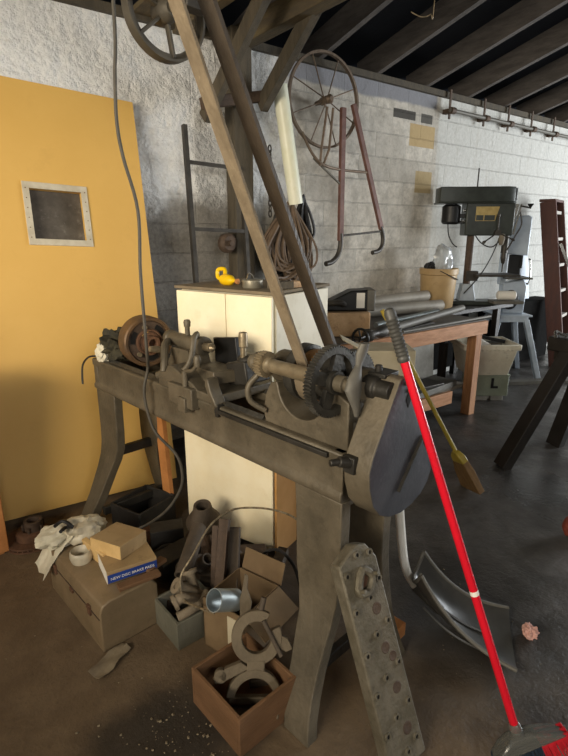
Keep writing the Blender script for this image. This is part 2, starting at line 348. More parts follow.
def floor_material():
    m = bpy.data.materials.new('dirty_concrete_floor'); m.use_nodes = True
    nt = m.node_tree; N = nt.nodes; Lk = nt.links; b = N['Principled BSDF']
    tc = N.new('ShaderNodeTexCoord'); sep = N.new('ShaderNodeSeparateXYZ'); Lk.new(tc.outputs['Object'], sep.inputs[0])
    def noise(sc, det=7, rough=.65):
        n = N.new('ShaderNodeTexNoise'); n.inputs['Scale'].default_value = sc; n.inputs['Detail'].default_value = det; n.inputs['Roughness'].default_value = rough
        Lk.new(tc.outputs['Object'], n.inputs['Vector']); return n.outputs['Fac']
    def ramp(v, a, c, lo=0, hi=1):
        r = N.new('ShaderNodeMapRange'); r.inputs[1].default_value = a; r.inputs[2].default_value = c; r.inputs[3].default_value = lo; r.inputs[4].default_value = hi
        r.interpolation_type = 'SMOOTHSTEP'; Lk.new(v, r.inputs[0]); return r.outputs[0]
    def math_(op, a, c):
        k = N.new('ShaderNodeMath'); k.operation = op
        for i, q in enumerate((a, c)):
            if isinstance(q, (int, float)): k.inputs[i].default_value = q
            else: Lk.new(q, k.inputs[i])
        return k.outputs[0]
    def mix(f, a, c):
        k = N.new('ShaderNodeMix'); k.data_type = 'RGBA'
        if isinstance(f, (int, float)): k.inputs[0].default_value = f
        else: Lk.new(f, k.inputs[0])
        for i, q in ((6, a), (7, c)):
            if isinstance(q, str): k.inputs[i].default_value = srgb(q)
            else: Lk.new(q, k.inputs[i])
        return k.outputs[2]
    X, Y = sep.outputs[0], sep.outputs[1]
    big = noise(1.4); mid = noise(7); fine = noise(60, 5)
    bo = math_('SUBTRACT', big, .5)
    brown = mix(ramp(mid, .3, .7), '5c4c39', '705e47'); brown = mix(math_('MULTIPLY', ramp(fine, .55, .75), .5), brown, '483b2d')
    grey = mix(ramp(mid, .3, .7), '3f3d3a', '565350')
    t = ramp(math_('ADD', math_('ADD', X, math_('MULTIPLY', Y, .15)), math_('MULTIPLY', bo, 1.6)), 1.0, 1.9)
    col = mix(t, brown, grey)
    def disc(x, y, r0, r1, amp=.6):
        dx = math_('SUBTRACT', X, x); dy = math_('SUBTRACT', Y, y)
        d = math_('SQRT', math_('ADD', math_('MULTIPLY', dx, dx), math_('MULTIPLY', dy, dy)), 0)
        d = math_('ADD', d, math_('MULTIPLY', bo, amp)); return ramp(math_('MULTIPLY', d, -1), -r1, -r0)
    oil = disc(.42, 1.18, .12, .3); oil2 = disc(.62, 1.25, .1, .25); oil3 = disc(1.75, 1.0, .2, .5); wet = disc(3.02, 1.32, .12, .34, .9)
    col = mix(math_('MULTIPLY', oil, .85), col, '2c2720'); col = mix(math_('MULTIPLY', oil2, .6), col, '2c2720'); col = mix(math_('MULTIPLY', oil3, .6), col, '26231f')
    col = mix(math_('MULTIPLY', wet, .5), col, '2b2c2e')
    Lk.new(col, b.inputs['Base Color'])
    ro = ramp(mid, .3, .7, .62, .85); rg = ramp(big, .4, .6, .28, .6)
    k = N.new('ShaderNodeMix'); Lk.new(t, k.inputs[0]); Lk.new(ro, k.inputs[2]); Lk.new(rg, k.inputs[3])
    k2 = N.new('ShaderNodeMix'); Lk.new(wet, k2.inputs[0]); Lk.new(k.outputs[0], k2.inputs[2]); k2.inputs[3].default_value = .12
    Lk.new(k2.outputs[0], b.inputs['Roughness']); b.inputs['Specular IOR Level'].default_value = .45
    bp = N.new('ShaderNodeBump'); bp.inputs['Strength'].default_value = .5; bp.inputs['Distance'].default_value = .02
    Lk.new(math_('ADD', mid, math_('MULTIPLY', fine, .25)), bp.inputs['Height']); Lk.new(bp.outputs[0], b.inputs['Normal'])
    return m
M['wall'] = wall_material(); M['floor'] = floor_material()
M['plainwall'] = mat('grey_block_plain', '8d8a84', '9b978f', .9, 0, 3, .2)
M['deck'] = mat('sooty_roof_deck', '141a26', '1d222c', .9, 0, 4, .2)

struct(MB().box(((XL+XR)/2, (YF+WY)/2, -.05), (XR-XL+.6, WY-YF+.6, .1)).build('floor', 'floor'))
struct(MB().box(((XL+XR)/2, WY+.1, WTOP/2), (XR-XL+.4, .2, WTOP)).build('wall_back', 'wall'))
zr = lambda y: WTOP+SL*(WY-y)
# side walls with unseen daylight openings: a window left, a door right
def sidewall(name, x, y0, y1, h, sill=0):
    m = MB()
    for a, b_, z0, z1 in ((YF, y0, 0, 2.9), (y1, WY, 0, 2.9), (YF, WY, 2.9, 5.0), (y0, y1, h, 2.9), (y0, y1, 0, sill)):
        if b_-a > .01 and z1-z0 > .01: m.box((x, (a+b_)/2, (z0+z1)/2), (.2, b_-a, z1-z0))
    return struct(m.build(name, 'plainwall'))
sidewall('wall_left', XL-.1, -2.0, 2.2, 2.65, 1.3)  # out of view; sill added to shade the floor and the panel's foot
sidewall('wall_right', XR+.1, -3.2, 1.6, 2.8)
struct(MB().box(((XL+XR)/2, YF-.1, 2.5), (XR-XL+.4, .2, 5)).build('wall_front', 'plainwall'))
RD = .20
struct(MB()._add([(XL-.2, WY+.3, zr(WY+.3)+RD), (XR+.2, WY+.3, zr(WY+.3)+RD), (XR+.2, YF-.2, zr(YF-.2)+RD), (XL-.2, YF-.2, zr(YF-.2)+RD),
                  (XL-.2, WY+.3, zr(WY+.3)+RD+.05), (XR+.2, WY+.3, zr(WY+.3)+RD+.05), (XR+.2, YF-.2, zr(YF-.2)+RD+.05), (XL-.2, YF-.2, zr(YF-.2)+RD+.05)],
                 [(0, 1, 2, 3), (4, 7, 6, 5), (0, 4, 5, 1), (1, 5, 6, 2), (2, 6, 7, 3), (3, 7, 4, 0)]).build('ceiling', 'deck'))
k = 0
for x in [-2.08+.66*i for i in range(-0, 20)]:
    k += 1
    xx = x+.42
    struct(MB().bar((xx, WY+.2, zr(WY+.2)+RD/2), (xx, YF, zr(YF)+RD/2), .05, RD-.01, up=(0, 0, 1)).build('trim_%d' % k, 'wood_raft'))
k += 1
struct(MB().box(((XL+XR)/2, WY+.06, WTOP-.02), (XR-XL, .2, .05)).build('trim_%d' % k, 'wood_dark'))
# horizontal tie beams running from the back wall into the room
for (x, z, w, h) in ((2.18, 2.86, .10, .14), (1.74, 2.88, .07, .13), (1.50, 2.88, .16, .03)):
    k += 1
    struct(MB().bar((x, WY, z), (x, -1.5, z), w, h).build('trim_%d' % k, 'wood_tie', bev=.004))

# ------------------------------------------------------------------ lathe
LX, LY, LR = .966, 1.002, 97.236
cu, su = math.cos(R(LR)), math.sin(R(LR))
def W(u, v, z): return (LX+cu*u-su*v, LY+su*u+cu*v, z)
L = thing('metal_lathe', 'old grey-brown cast iron metalworking lathe on curved flared legs', 'lathe', (LX, LY, 0), LR)
BL = 1.69
bed = MB()
for s, v0 in ((1, 0.), (-1, -.28)):
    sec = [(0, .765), (.006, .775), (.006, .79), (0, .80), (-.004, .81), (-.004, .885), (.004, .90), (.004, .925), (-.002, .93), (-.05, .93), (-.05, .90), (-.03, .88), (-.03, .80), (-.05, .785), (-.05, .765)]
    bed.prism([(v0+s*p[0], p[1]) for p in sec], 'x', 0, BL)
for u0 in (.02, .45, .9, 1.3, 1.65): bed.box((u0, -.14, .84), (.03, .24, .13))
bed.box((.02, -.14, .85), (.04, .278, .16)); bed.box((BL-.02, -.14, .85), (.04, .278, .16))
bedo = bed.build('bed', 'lathe', L, bev=.004)
MB().prism([(-.02, .93), (-.032, .945), (-.044, .93)], 'x', .38, BL-.02).build('way', 'gear', L)
MB().prism([(-.236, .93), (-.248, .945), (-.26, .93)], 'x', .38, BL-.02).build('way', 'gear', L)
MB().box((.33, .009, .913), (.56, .014, .016)).build('rack', 'lathe_dark', L, bev=.002)
def leg(sec, um):
    g = MB()
    # sec: (z, outward flare, u0, u1)
    for s, v0, k in ((1, -.002, 1.), (-1, -.278, .5)):
        secs = []
        for z, o, a, c in sec:
            v = v0+s*o*k; w = .045
            dz = .02*min(1, o*8) if z > 0 else 0
            secs.append([(a, v, z), (c, v, z), (c, v-s*w, z-dz if z > .03 else z), (a, v-s*w, z-dz if z > .03 else z)])
        g.loft(secs)
    g.box((um, -.14, .742), (.15, .24, .045))
    o = g.build('leg', 'lathe', L, bev=.004)
    MB().bar((um, .0, .42), (um, -.29, .42), .03, .05).build('crossbar', 'lathe_dark', o, bev=.003)
    MB().bar((um-.03, .08, .12), (um-.03, -.31, .12), .03, .045).build('crossbar', 'lathe_dark', o, bev=.003)
    return o
prof_ = [(.765, 0, 0, .20), (.68, 0, 0, .195), (.56, 0, .002, .192), (.47, .003, .002, .188), (.40, .014, .0, .165), (.33, .038, .0, .14), (.26, .068, .0, .128), (.19, .098, -.002, .115), (.12, .132, -.012, .10), (.06, .16, -.025, .085), (.0, .185, -.045, .062)]
leg(prof_, .10); leg([(z, o, 1.685-c+max(0, -.0), 1.685-a*.4) for z, o, a, c in prof_], 1.59)
# headstock
hs = MB()
arc = [(.195+.105*math.cos(t), 1.085+.105*math.sin(t)) for t in [PI*(1.06+.88*i/14) for i in range(15)]]
poly = [(0, .93), (.362, .93), (.372, .97), (.36, 1.03), (.335, 1.075), (.305, 1.085)]+list(reversed(arc))+[(.085, 1.085), (.045, 1.10), (0, 1.08)]
hs.prism(poly, 'y', -.262, -.02)
hs.rev((.305, -.14, 1.10), (1, 0, 0), [(0, .05), (.01, .06), (.095, .06), (.115, .045)], 28)
hs.rev((.0, -.14, 1.10), (1, 0, 0), [(0, .05), (.01, .06), (.06, .06), (.075, .05)], 24)
hs.build('headstock', 'lathe', L, bev=.004)
cp = MB().rev((.105, -.14, 1.10), (1, 0, 0), [(0, .05), (.03, .05), (.031, .066), (.085, .068), (.086, .082), (.155, .084), (.157, .096), (.195, .098)], 40).build('cone_pulley', 'gear', L)
MB().rev((.193, -.14, 1.10), (1, 0, 0), [(0, .083), (.033, .0868), (.066, .083)], 40).build('pulley_step', 'bronze', cp)
MB().gear((.075, -.14, 1.10), (1, 0, 0), .108, .026, 60, .005, .05).build('bull_gear', 'gear', L)
MB().rev((.42, -.14, 1.10), (1, 0, 0), [(0, .026), (.03, .026), (.032, .02), (.06, .02)], 20).build('spindle_nose', 'worn', L)
# back gear on its own shaft
bg = MB().gear((.05, 0.01, 1.145), (1, 0, 0), .106, .026, 64, .006, .082)
bgc = Vector((.045, .01, 1.145))
bg.rev(bgc+Vector((-.006, 0, 0)), (1, 0, 0), [(0, .034), (.05, .034)], 24)
for i in range(4):
    t = R(20+90*i); a = Vector((0, math.cos(t), math.sin(t)))
    bg.bar(bgc+a*.025+Vector((.018, 0, 0)), bgc+a*.088+Vector((.018, 0, 0)), .038, .016, up=(1, 0, 0))
bgo = bg.build('back_gear', 'gear', L, sharp=30); bgo.location = (-.02, 0, 0)
MB().rev((.08, .01, 1.145), (1, 0, 0), [(0, .027), (.015, .024), (.235, .022), (.24, .028), (.25, .028)], 24).build('gear_quill', 'worn', bgo)
MB().gear((.332, .01, 1.145), (1, 0, 0), .043, .03, 24, .006).build('pinion', 'worn', bgo, sharp=30)
MB().rev((.362, .01, 1.145), (1, 0, 0), [(0, .032), (.02, .036), (.022, .028), (.045, .026)], 20).build('collar', 'lathe', bgo)
MB().rev((.045, .01, 1.145), (-1, 0, 0), [(0, .025), (.035, .025), (.037, .018), (.05, .018)], 20).build('shaft_end', 'lathe', bgo)
MB().tube([(.365, .01, 1.10), (.385, .035, 1.06), (.38, .03, 1.01), (.35, -.01, .975)], .010, 10, smooth=5).build('eccentric_arm', 'lathe', L)
MB().box((.365, -.05, 1.13), (.02, .12, .045), (20, 0, 0)).build('shaft_bracket', 'lathe', L, bev=.003)
MB().box((-.03, -.05, 1.12), (.02, .12, .05), (15, 0, 0)).build('shaft_bracket', 'lathe', L, bev=.003)
lv = MB()
pts = [(-.015, -.035, 1.262, .016, .012), (-.01, -.03, 1.235, .022, .012), (-.008, -.02, 1.20, .010, .009), (-.012, 0, 1.17, .026, .014), (-.018, .012, 1.14, .034, .016), (-.02, .008, 1.11, .022, .012), (-.02, -.002, 1.08, .013, .01), (-.018, -.006, 1.055, .006, .006)]
lv.loft([[(u+b_*math.cos(t), v+a*math.sin(t), z) for t in [2*PI*k_/12 for k_ in range(12)]] for u, v, z, a, b_ in pts])
lv.build('lever', 'grey_metal', L).location = (-.02, 0, 0)
hb = MB().rev((-.02, -.07, 1.13), (-1, 0, 0), [(0, .034), (.04, .034), (.045, .026), (.09, .026)], 20)
hb.box((-.05, -.11, 1.165), (.06, .07, .014)); hb.cyl((-.04, -.1, 1.165), (-.04, -.1, 1.19), .011); hb.box((-.02, -.12, 1.1), (.035, .1, .05))
hb.build('end_bracket', 'lathe_dark', L, bev=.003)
# gear guard
gp = [(-.085, 1.165), (-.105, 1.17), (-.15, 1.155), (-.168, 1.13), (-.175, 1.08), (-.19, 1.02), (-.235, .93), (-.278, .87), (-.29, .83), (-.275, .79), (-.24, .76), (-.19, .742), (-.13, .735), (-.07, .745), (-.02, .77), (.015, .81), (.035, .87), (.04, .92), (.028, .96), (-.02, 1.05)]
gd = MB().prism(gp, 'x', -.125, -.035).build('gear_guard', 'lathe', L, bev=.004)
M['endplate'] = mat('dark_blue_grey_iron', '3b3c41', '494a4e', .42, .3, 9, .06, 70, spots='67666a', spot_amt=.4)  # darker and bluer than the rest of the guard
MB().prism([(-.118+(y+.118)*.985, .95+(z-.95)*.985) for y, z in gp], 'x', -.1268, -.1245).build('end_plate', 'endplate', gd)['label'] = 'dark blue-grey end plate'
MB().prism([(-.116, 1.10), (-.128, 1.122), (-.141, 1.10), (-.128, 1.075)], 'x', -.1285, -.12).build('slot', 'tube_end', gd)
MB().bar((-.129, -.10, .82), (-.129, -.215, .965), .004, .016, up=(1, 0, 0)).build('rib', 'lathe_dark', gd)
sb = MB()
for y, z in ((-.11, 1.15), (-.125, 1.125)): sb.cyl((-.125, y, z), (-.131, y, z), .006, n=10)
sb.build('bolt_heads', 'lathe_dark', gd)
gs = MB().cyl((-.07, .02, .93), (-.045, .075, .945), .016); gs.cyl((-.05, .06, .943), (-.035, .10, .945), .010); gs.box((-.06, .035, .93), (.04, .03, .05))
gs.build('guard_latch', 'lathe_dark', L, bev=.003)
es = MB(); es.box((-.018, -.14, .97), (.035, .2, .1)); es.cyl((0, -.14, .88), (-.06, -.14, .88), .035); es.cyl((0, -.2, .95), (-.05, -.2, .95), .04)
es.build('gear_train_bracket', 'lathe_dark', L, bev=.003)
# carriage
ca = MB()
ca.box((.81, -.14, .95), (.40, .30, .035)); ca.box((.815, .012, .93), (.17, .045, .085))
ca.prism([(.59, .93), (.62, .93), (.66, 1.0), (.66, 1.03), (.64, 1.03), (.625, .985), (.60, .95)], 'y', -.03, .02)
ca.prism([(.72, .965), (1.02, .965), (1.0, .99), (.95, 1.0), (.93, 1.03), (.90, 1.035), (.75, .985)], 'y', -.09, .012)
cao = ca.build('carriage', 'lathe', L, bev=.004)
MB().box((.78, -.12, 1.005), (.28, .13, .05), (0, 6, -14)).build('compound_slide', 'lathe', cao, bev=.005)
MB().box((.63, -.17, 1.03), (.12, .12, .09), (0, 12, 0)).rev((.62, -.17, 1.07), (0, 0, 1), [(0, .05), (.02, .045), (.03, .03)]).build('tool_rest', 'lathe_dark', cao, bev=.006)
MB().rev((.62, -.14, 1.08), (0, 0, 1), [(0, .012), (.05, .011), (.055, .017), (.095, .018), (.11, .016), (.112, .008)], 16).build('tool_post', 'worn', cao)
MB().box((.60, .0, .915), (.018, .03, .05)).build('stop_block', 'lathe_dark', cao, bev=.002)
bb = MB().cyl((.79, .02, .97), (.79, .02, 1.035), .012); bb.tube([(.79, .02, 1.035), (.76, .02, 1.04), (.73, .02, 1.05), (.71, .015, 1.075)], .008, 8, smooth=3); bb.rev((.707, .015, 1.065), (0, 0, 1), [(0, .012), (.03, .015), (.045, .01)])
MB().box((.79, .02, .90), (.05, .05, .06)).build('clamp_block', 'lathe', cao, bev=.003)
bb.build('clamp_screw', 'lathe', cao, bev=.002)
# tailstock
ts = MB()
ts.rev((1.16, -.14, 1.097), (-1, 0, 0), [(0, .03), (.01, .036), (.03, .036), (.035, .031), (.26, .033), (.262, .04), (.285, .04), (.288, .03)], 24)
ts.prism([(.86, .967), (1.12, .967), (1.08, 1.02), (1.05, 1.075), (.93, 1.075), (.90, 1.0)], 'y', -.19, -.09)
ts.tube([(1.10, -.10, 1.09), (1.06, -.06, 1.085), (1.02, -.03, 1.04), (1.0, -.01, .985), (1.03, 0, .965)], .017, 10, smooth=4)
ts.tube([(.90, -.12, 1.13), (.87, -.10, 1.155), (.85, -.07, 1.14), (.84, -.05, 1.08), (.85, -.03, 1.03), (.89, -.01, 1.0)], .012, 10, smooth=4)
tso = ts.build('tailstock', 'lathe', L, bev=.002)
MB().cyl((.87, -.14, 1.097), (.825, -.14, 1.097), .019).cyl((.825, -.14, 1.097), (.81, -.14, 1.097), .014, .004).build('quill', 'worn', tso)
MB().cyl((1.0, -.14, 1.12), (1.0, -.14, 1.175), .011).rev((1.0, -.14, 1.165), (0, 0, 1), [(0, .014), (.02, .016), (.03, .012)]).build('clamp_handle', 'lathe', tso)
MB().rev((1.07, -.05, 1.065), (0, 1, .2), [(0, .013), (.03, .016), (.06, .012)]).build('handle', 'worn', tso)
MB().box((.85, -.24, 1.05), (.16, .02, .15), (0, 8, 0)).build('back_plate', 'black', tso, bev=.004)

# ------------------------------------------------------------------ things on the lathe
ch = thing('lathe_chuck', 'rusty round chuck lying at the far end of the lathe bed', 'chuck', W(1.31, -.125, 0), LR-7)
cz = .93+.122
MB().rev((0, 0, cz), (1, 0, 0), [(.016, .098), (0, .104), (0, .116), (.006, .122), (.085, .122), (.10, .11), (.105, .05)], 44, caps=False).build('drum', mat('rusty_brown_steel', '594838', '75593c', .55, .4, 10, .3, spots='4a3527'), ch)
MB().ring((.008, 0, cz), (1, 0, 0), .05, .10, .012, 40).build('face', 'rustdark', ch)
for i in range(3):
    t = R(20+120*i); MB().prism([((.07+.022*q_)*math.cos(t+a_), cz+(.07+.022*q_)*math.sin(t+a_)) for q_, a_ in ((0, -.4), (1, -.35), (1.1, 0), (1, .35), (0, .4), (.0, 0))], 'x', .0055, .0095).build('slot', 'tube_end', ch)
MB().rev((-.012, 0, cz), (1, 0, 0), [(.03, .05), (.0, .054), (.0, .062), (.03, .064)], 36, caps=False).build('flange', 'rust', ch)
MB().rev((-.05, 0, cz), (1, 0, 0), [(.05, .018), (.004, .02), (0, .023), (0, .034), (.06, .038)], 28, caps=False).rev((-.01, 0, cz), (1, 0, 0), [(0, .05), (.004, .05)], 28).build('hub', 'rust', ch)
for i in range(3):
    t = R(75+120*i); MB().cyl((.006, math.cos(t)*.076, cz+math.sin(t)*.076), (-.008, math.cos(t)*.076, cz+math.sin(t)*.076), .011, n=12).build('bolt', 'worn', ch)

def blob(c, r, seed, amp=.35, sub=4, sq=(1, 1, 1), freq=3):
    rnd = random.Random(seed); bm = bmesh.new(); bmesh.ops.create_icosphere(bm, subdivisions=sub, radius=1)
    from mathutils import noise as nz
    off = Vector((rnd.uniform(0, 50), rnd.uniform(0, 50), rnd.uniform(0, 50)))
    for v in bm.verts:
        p = v.co.copy(); n = nz.noise(p*freq+off)+.5*nz.noise(p*freq*2.3+off)
        q = p*(1+amp*n); v.co = Vector((c[0]+q.x*r*sq[0], c[1]+q.y*r*sq[1], max(c[2]+q.z*r*sq[2], c[2]-r*sq[2]*.8)))
    mb = MB(); mb.bm.free(); mb.bm = bm; return mb
rg = thing('oily_rag', 'dark crumpled oily rag bunched behind the rusty chuck', 'rag', W(1.55, -.10, .93), LR)
blob((0, 0, .07), .085, 3, .55, sq=(1.05, 1.15, 1), freq=2.6).build('cloth', 'rag', rg)
blob((.035, .09, .04), .04, 5, .4, sq=(1, .7, 1.2), freq=3).build('pale_corner', 'paperwhite', rg)['label'] = 'pale cream corner of cloth'
tag(MB().tube([W(1.60, .0, .955), W(1.66, .03, .945), W(1.70, .05, .90), W(1.70, .06, .84), W(1.69, .065, .80)], .005, 8, smooth=5).build('short_cord', 'blackcable'), 'short black cord drooping off the far end of the lathe bed', 'cord')

# flat drive belt
bu = .225
def strand(p0, p1, w, th=.008):
    p0 = Vector(p0); p1 = Vector(p1); secs = []
    for i in range(13):
        t = i/12; p = p0.lerp(p1, t); sag = math.sin(t*PI)*.006
        dv = (p1-p0); dv.normalize(); nrm = Vector((0, dv.z, -dv.y))
        secs.append([p+Vector((a*w/2, 0, 0))+nrm*(b_*th/2+sag) for a, b_ in ((-1, -1), (1, -1), (1, 1), (-1, 1))])
    return MB().loft(secs)
DB = thing('drive_belt', 'long flat leather drive belt rising from the lathe pulley to the overhead shaft', 'belt', (LX, LY, 0), LR)
strand((bu, -.062, 1.145), (bu, .565, 2.525), .046).build('slack_strand', 'belt', DB)['label'] = 'tan dusty strand'
MBs = strand((bu-.01, -.222, 1.12), (bu-.01, .525, 2.55), .05, .012).build('tight_strand', 'belt_dark', DB); MBs['label'] = 'dark brown strand'
wr = MB(); secs = []
for i in range(15):
    t = R(28-236*i/14); secs.append([(bu+a*.023, -.14+math.cos(t)*(.0885+b_), 1.10+math.sin(t)*(.0885+b_)) for a, b_ in ((-1, 0), (1, 0), (1, .006), (-1, .006))])
wr.loft(secs).build('lower_wrap', 'belt', DB)
wr = MB(); secs = []
for i in range(15):
    t = R(-40+200*i/14); secs.append([(bu+a*.023, .57+math.cos(t)*(.061+b_), 2.56+math.sin(t)*(.061+b_)) for a, b_ in ((-1, 0), (1, 0), (1, .006), (-1, .006))])
wr.loft(secs).build('upper_wrap', 'belt', DB)
LS = thing('countershaft', 'overhead countershaft with a small pulley carrying the top of the drive belt', 'shaft', (LX, LY, 0), LR)
MB().cyl((-.3, .57, 2.56), (.75, .57, 2.56), .018).build('shaft', 'dark_metal', LS)
MB().rev((.17, .57, 2.56), (1, 0, 0), [(0, .052), (.055, .06), (.11, .052)], 28).build('pulley', 'wood_dark', LS)
for u0 in (-.2, .65): MB().box((u0, .57, 3.02), (.05, .09, 1.0)).rev((u0-.03, .57, 2.56), (1, 0, 0), [(0, .04), (.06, .04)]).build('hanger', 'dark_metal', LS, bev=.004)
# spoked overhead pulley
M['pulleyrim'] = mat('grey_pulley_iron', '4d483f', '5c564b', .6, .3, 12, .3)
SP = thing('spoked_pulley', 'iron spoked belt pulley on a shaft high in the top left corner', 'pulley', W(1.2, -.243, 2.426), LR)
pw = MB().ring((-.025, 0, 0), (1, 0, 0), .172, .182, .05, 48); pw.ring((-.008, 0, 0), (1, 0, 0), .15, .175, .016, 48)
pw.build('rim', 'pulleyrim', SP)
MB().rev((-.06, 0, 0), (1, 0, 0), [(0, .03), (.02, .045), (.1, .045), (.12, .03)], 24).build('hub', 'pulleyrim', SP)
for i in range(6):
    t = R(20+60*i); MB().bar((0, .03*math.cos(t), .03*math.sin(t)), (0, .165*math.cos(t), .165*math.sin(t)), .014, .026, up=(1, 0, 0)).build('spoke', 'pulleyrim', SP, bev=.003)
MB().cyl((-.62, 0, 0), (.07, 0, 0), .02).build('shaft', 'wood_tie', SP)
for u0 in (-.55, -.2): MB().box((u0, 0, .5), (.05, .07, 1.0)).box((u0, 0, 0), (.06, .1, .1)).build('hanger', 'dark_metal', SP, bev=.004)

# hanging power cable
tag(MB().tube([(.757, 2.0, 3.25), (.757, 2.0, 2.332), (.742, 2.0, 2.1), (.735, 2.0, 1.95), (.748, 2.0, 1.83), (.79, 2.0, 1.64), (.778, 1.99, 1.40), (.772, 1.97, 1.10), W(1.06, .03, 1.0), W(1.08, .045, .90), W(1.075, .04, .80), W(1.05, .02, .70), W(1.0, -.04, .60), W(.985, -.06, .52), W(1.0, -.06, .42), W(1.06, -.02, .30), W(1.16, .03, .20), W(1.2, .10, .17)], .0065, 10, smooth=6).build('hanging_cable', 'cable'),
    'grey cable hanging from the roof past the mustard panel and over the lathe bed', 'cable')

# ------------------------------------------------------------------ mustard panel
YP = thing('mustard_panel', 'large mustard yellow panel with a small framed window leaning on the white block wall', 'panel', (.618, 2.885, .03), rot=(-13.2, 2.5, 0))
pm = MB(); x0, x1, zt = -.62, .655, 2.42
wx0, wx1, wz0, wz1 = -.022, .268, 1.535, 1.825
pm.box(((x0+wx0)/2, .02, zt/2), (wx0-x0, .04, zt)); pm.box(((x1+wx1)/2, .02, zt/2), (x1-wx1, .04, zt))
pm.box(((wx0+wx1)/2, .02, wz0/2), (wx1-wx0, .04, wz0)); pm.box(((wx0+wx1)/2, .02, (zt+wz1)/2), (wx1-wx0, .04, zt-wz1))
bmesh.ops.remove_doubles(pm.bm, verts=pm.bm.verts, dist=1e-4)
pm.build('board', 'yellow', YP)
wf = MB()
for a, b_, c, d in ((wx0-.032, wx0+.004, wz0-.032, wz1+.032), (wx1-.004, wx1+.032, wz0-.032, wz1+.032), (wx0, wx1, wz1-.004, wz1+.032), (wx0, wx1, wz0-.032, wz0+.004)):
    wf.box(((a+b_)/2, -.003, (c+d)/2), (b_-a, .01, d-c))
wfo = wf.build('window_frame', 'trimwhite', YP, bev=.002)
sc = MB()
for i in range(6):
    for xx in (wx0-.016, wx1+.016): sc.cyl((xx, -.008, wz0+.01+i*.055), (xx, -.010, wz0+.01+i*.055), .003, n=8)
sc.build('screws', 'rust', wfo)
# (a dark mottled sheet closes the opening from behind)
MB().box(((wx0+wx1)/2, .048, (wz0+wz1)/2), (wx1-wx0+.06, .012, wz1-wz0+.06)).build('window_pane', mat('mottled_window', '5c564d', '453f38', .75, 0, 6, .5, 14, spots='85817a', spot_amt=.5), YP)

# ------------------------------------------------------------------ cream cupboard behind the lathe
CA = math.degrees(math.atan2(1.809-2.356, 1.285-1.096))           # front runs from the far to the near corner
CP = thing('cupboard', 'cream painted two-door cupboard standing behind the lathe', 'cupboard', (1.096, 2.356, 0), CA)
cw, cd, chh = .579, .50, 1.31                                     # local x along the front, local y into the cupboard
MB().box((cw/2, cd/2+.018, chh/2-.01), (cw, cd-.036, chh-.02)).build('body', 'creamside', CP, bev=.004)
MB().box((cw/2, cd/2, chh-.006), (cw+.012, cd+.012, .014)).build('top', 'dusttop', CP, bev=.002)
hd = cw*.545
for a, b_ in ((.001, hd-.002), (hd+.002, cw-.001)):
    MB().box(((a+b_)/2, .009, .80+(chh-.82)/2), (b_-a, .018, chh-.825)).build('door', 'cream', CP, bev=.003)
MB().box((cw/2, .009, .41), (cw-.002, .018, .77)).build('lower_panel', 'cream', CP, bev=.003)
cup = lambda x, y, z: tuple(CP_M @ Vector((x, y, z)))
CP_M = Matrix.Translation((1.096, 2.356, 0)) @ Matrix.Rotation(R(CA), 4, 'Z')
# brown sheet leaning on the cupboard's near side, plank next to it
tag(MB().box((0, .0, .39), (.22, .012, .78)).build('cardboard_sheet', 'cardboard', loc=cup(cw+.014, .115, 0), rot=(0, 0, CA+90)), 'brown cardboard sheet standing against the side of the cream cupboard', 'cardboard')
tag(MB().box((0, 0, .40), (.05, .02, .8)).build('wooden_plank', 'wood_orange', loc=cup(cw+.07, .285, 0), rot=(0, 0, CA+90)), 'narrow orange wooden plank beside the brown cardboard sheet', 'plank')
tag(MB().bar((0, 0, 0), (0, 0, .72), .07, .025).build('wooden_plank', 'wood_orange', loc=(1.035, 2.46, 0), rot=(-4, 0, 10)), 'orange wooden plank standing behind the far lathe leg', 'plank')
MBt = MB().ring((0, 0, 0), (0, 1, 0), .016, .03, .02, 24); tag(MBt.build('steel_ring', 'steel', loc=(1.02, 2.40, .735), rot=(0, 0, 30)), 'shiny steel ring on the end of the orange plank', 'ring')

# on the cupboard
ctop = 1.31+.002
by = thing('oil_bottle', 'bright yellow plastic squeeze bottle lying on the cupboard', 'bottle', cup(.24, .12, ctop), CA-15)
ybt = MB().rev((-.055, 0, .026), (1, 0, .0), [(0, .012), (.006, .024), (.03, .028), (.07, .025), (.09, .014), (.10, .008), (.125, .006)], 20)
ybt.build('body', 'lid', by)
MB().tube([(-.03, .0, .05), (-.05, .01, .075), (-.09, .0, .07), (-.085, -.005, .035), (-.055, 0, .028)], .010, 10, smooth=4).build('handle', 'lid', by)
MB().rev((.062, 0, .024), (1, 0, 0), [(0, .011), (.014, .013), (.016, .009)]).build('cap', 'wood_orange', by)
tn = thing('round_tin', 'low round tin on the cupboard beside the yellow bottle', 'tin', cup(.40, .10, ctop), CA)
MB().rev((0, 0, 0), (0, 0, 1), [(0, .045), (.004, .047), (.028, .047)], 28).build('body', 'tin', tn)
MB().rev((0, 0, .028), (0, 0, 1), [(0, .05), (.008, .05), (.011, .046), (.012, .02)], 28).build('lid', 'tin', tn)
MB().tube([(-.03, 0, .04), (-.02, 0, .065), (0, 0, .06), (.012, 0, .045)], .004, 6, smooth=4).build('wire_loop', 'steel', tn)
tag(MB().box((0, 0, .016), (.11, .06, .032)).build('wood_block', 'wood_dark', loc=cup(.53, .14, ctop), rot=(0, 0, CA+70), bev=.002), 'dark brown wood block lying on the cupboard between the belt strands', 'block')
tag(MB().box((0, 0, .014), (.075, .04, .028)).build('wood_block', 'wood_pale', loc=cup(.548, .235, ctop), rot=(0, 0, CA+78), bev=.002), 'small pinkish wood block on the cupboard next to the dark belt strand', 'block')

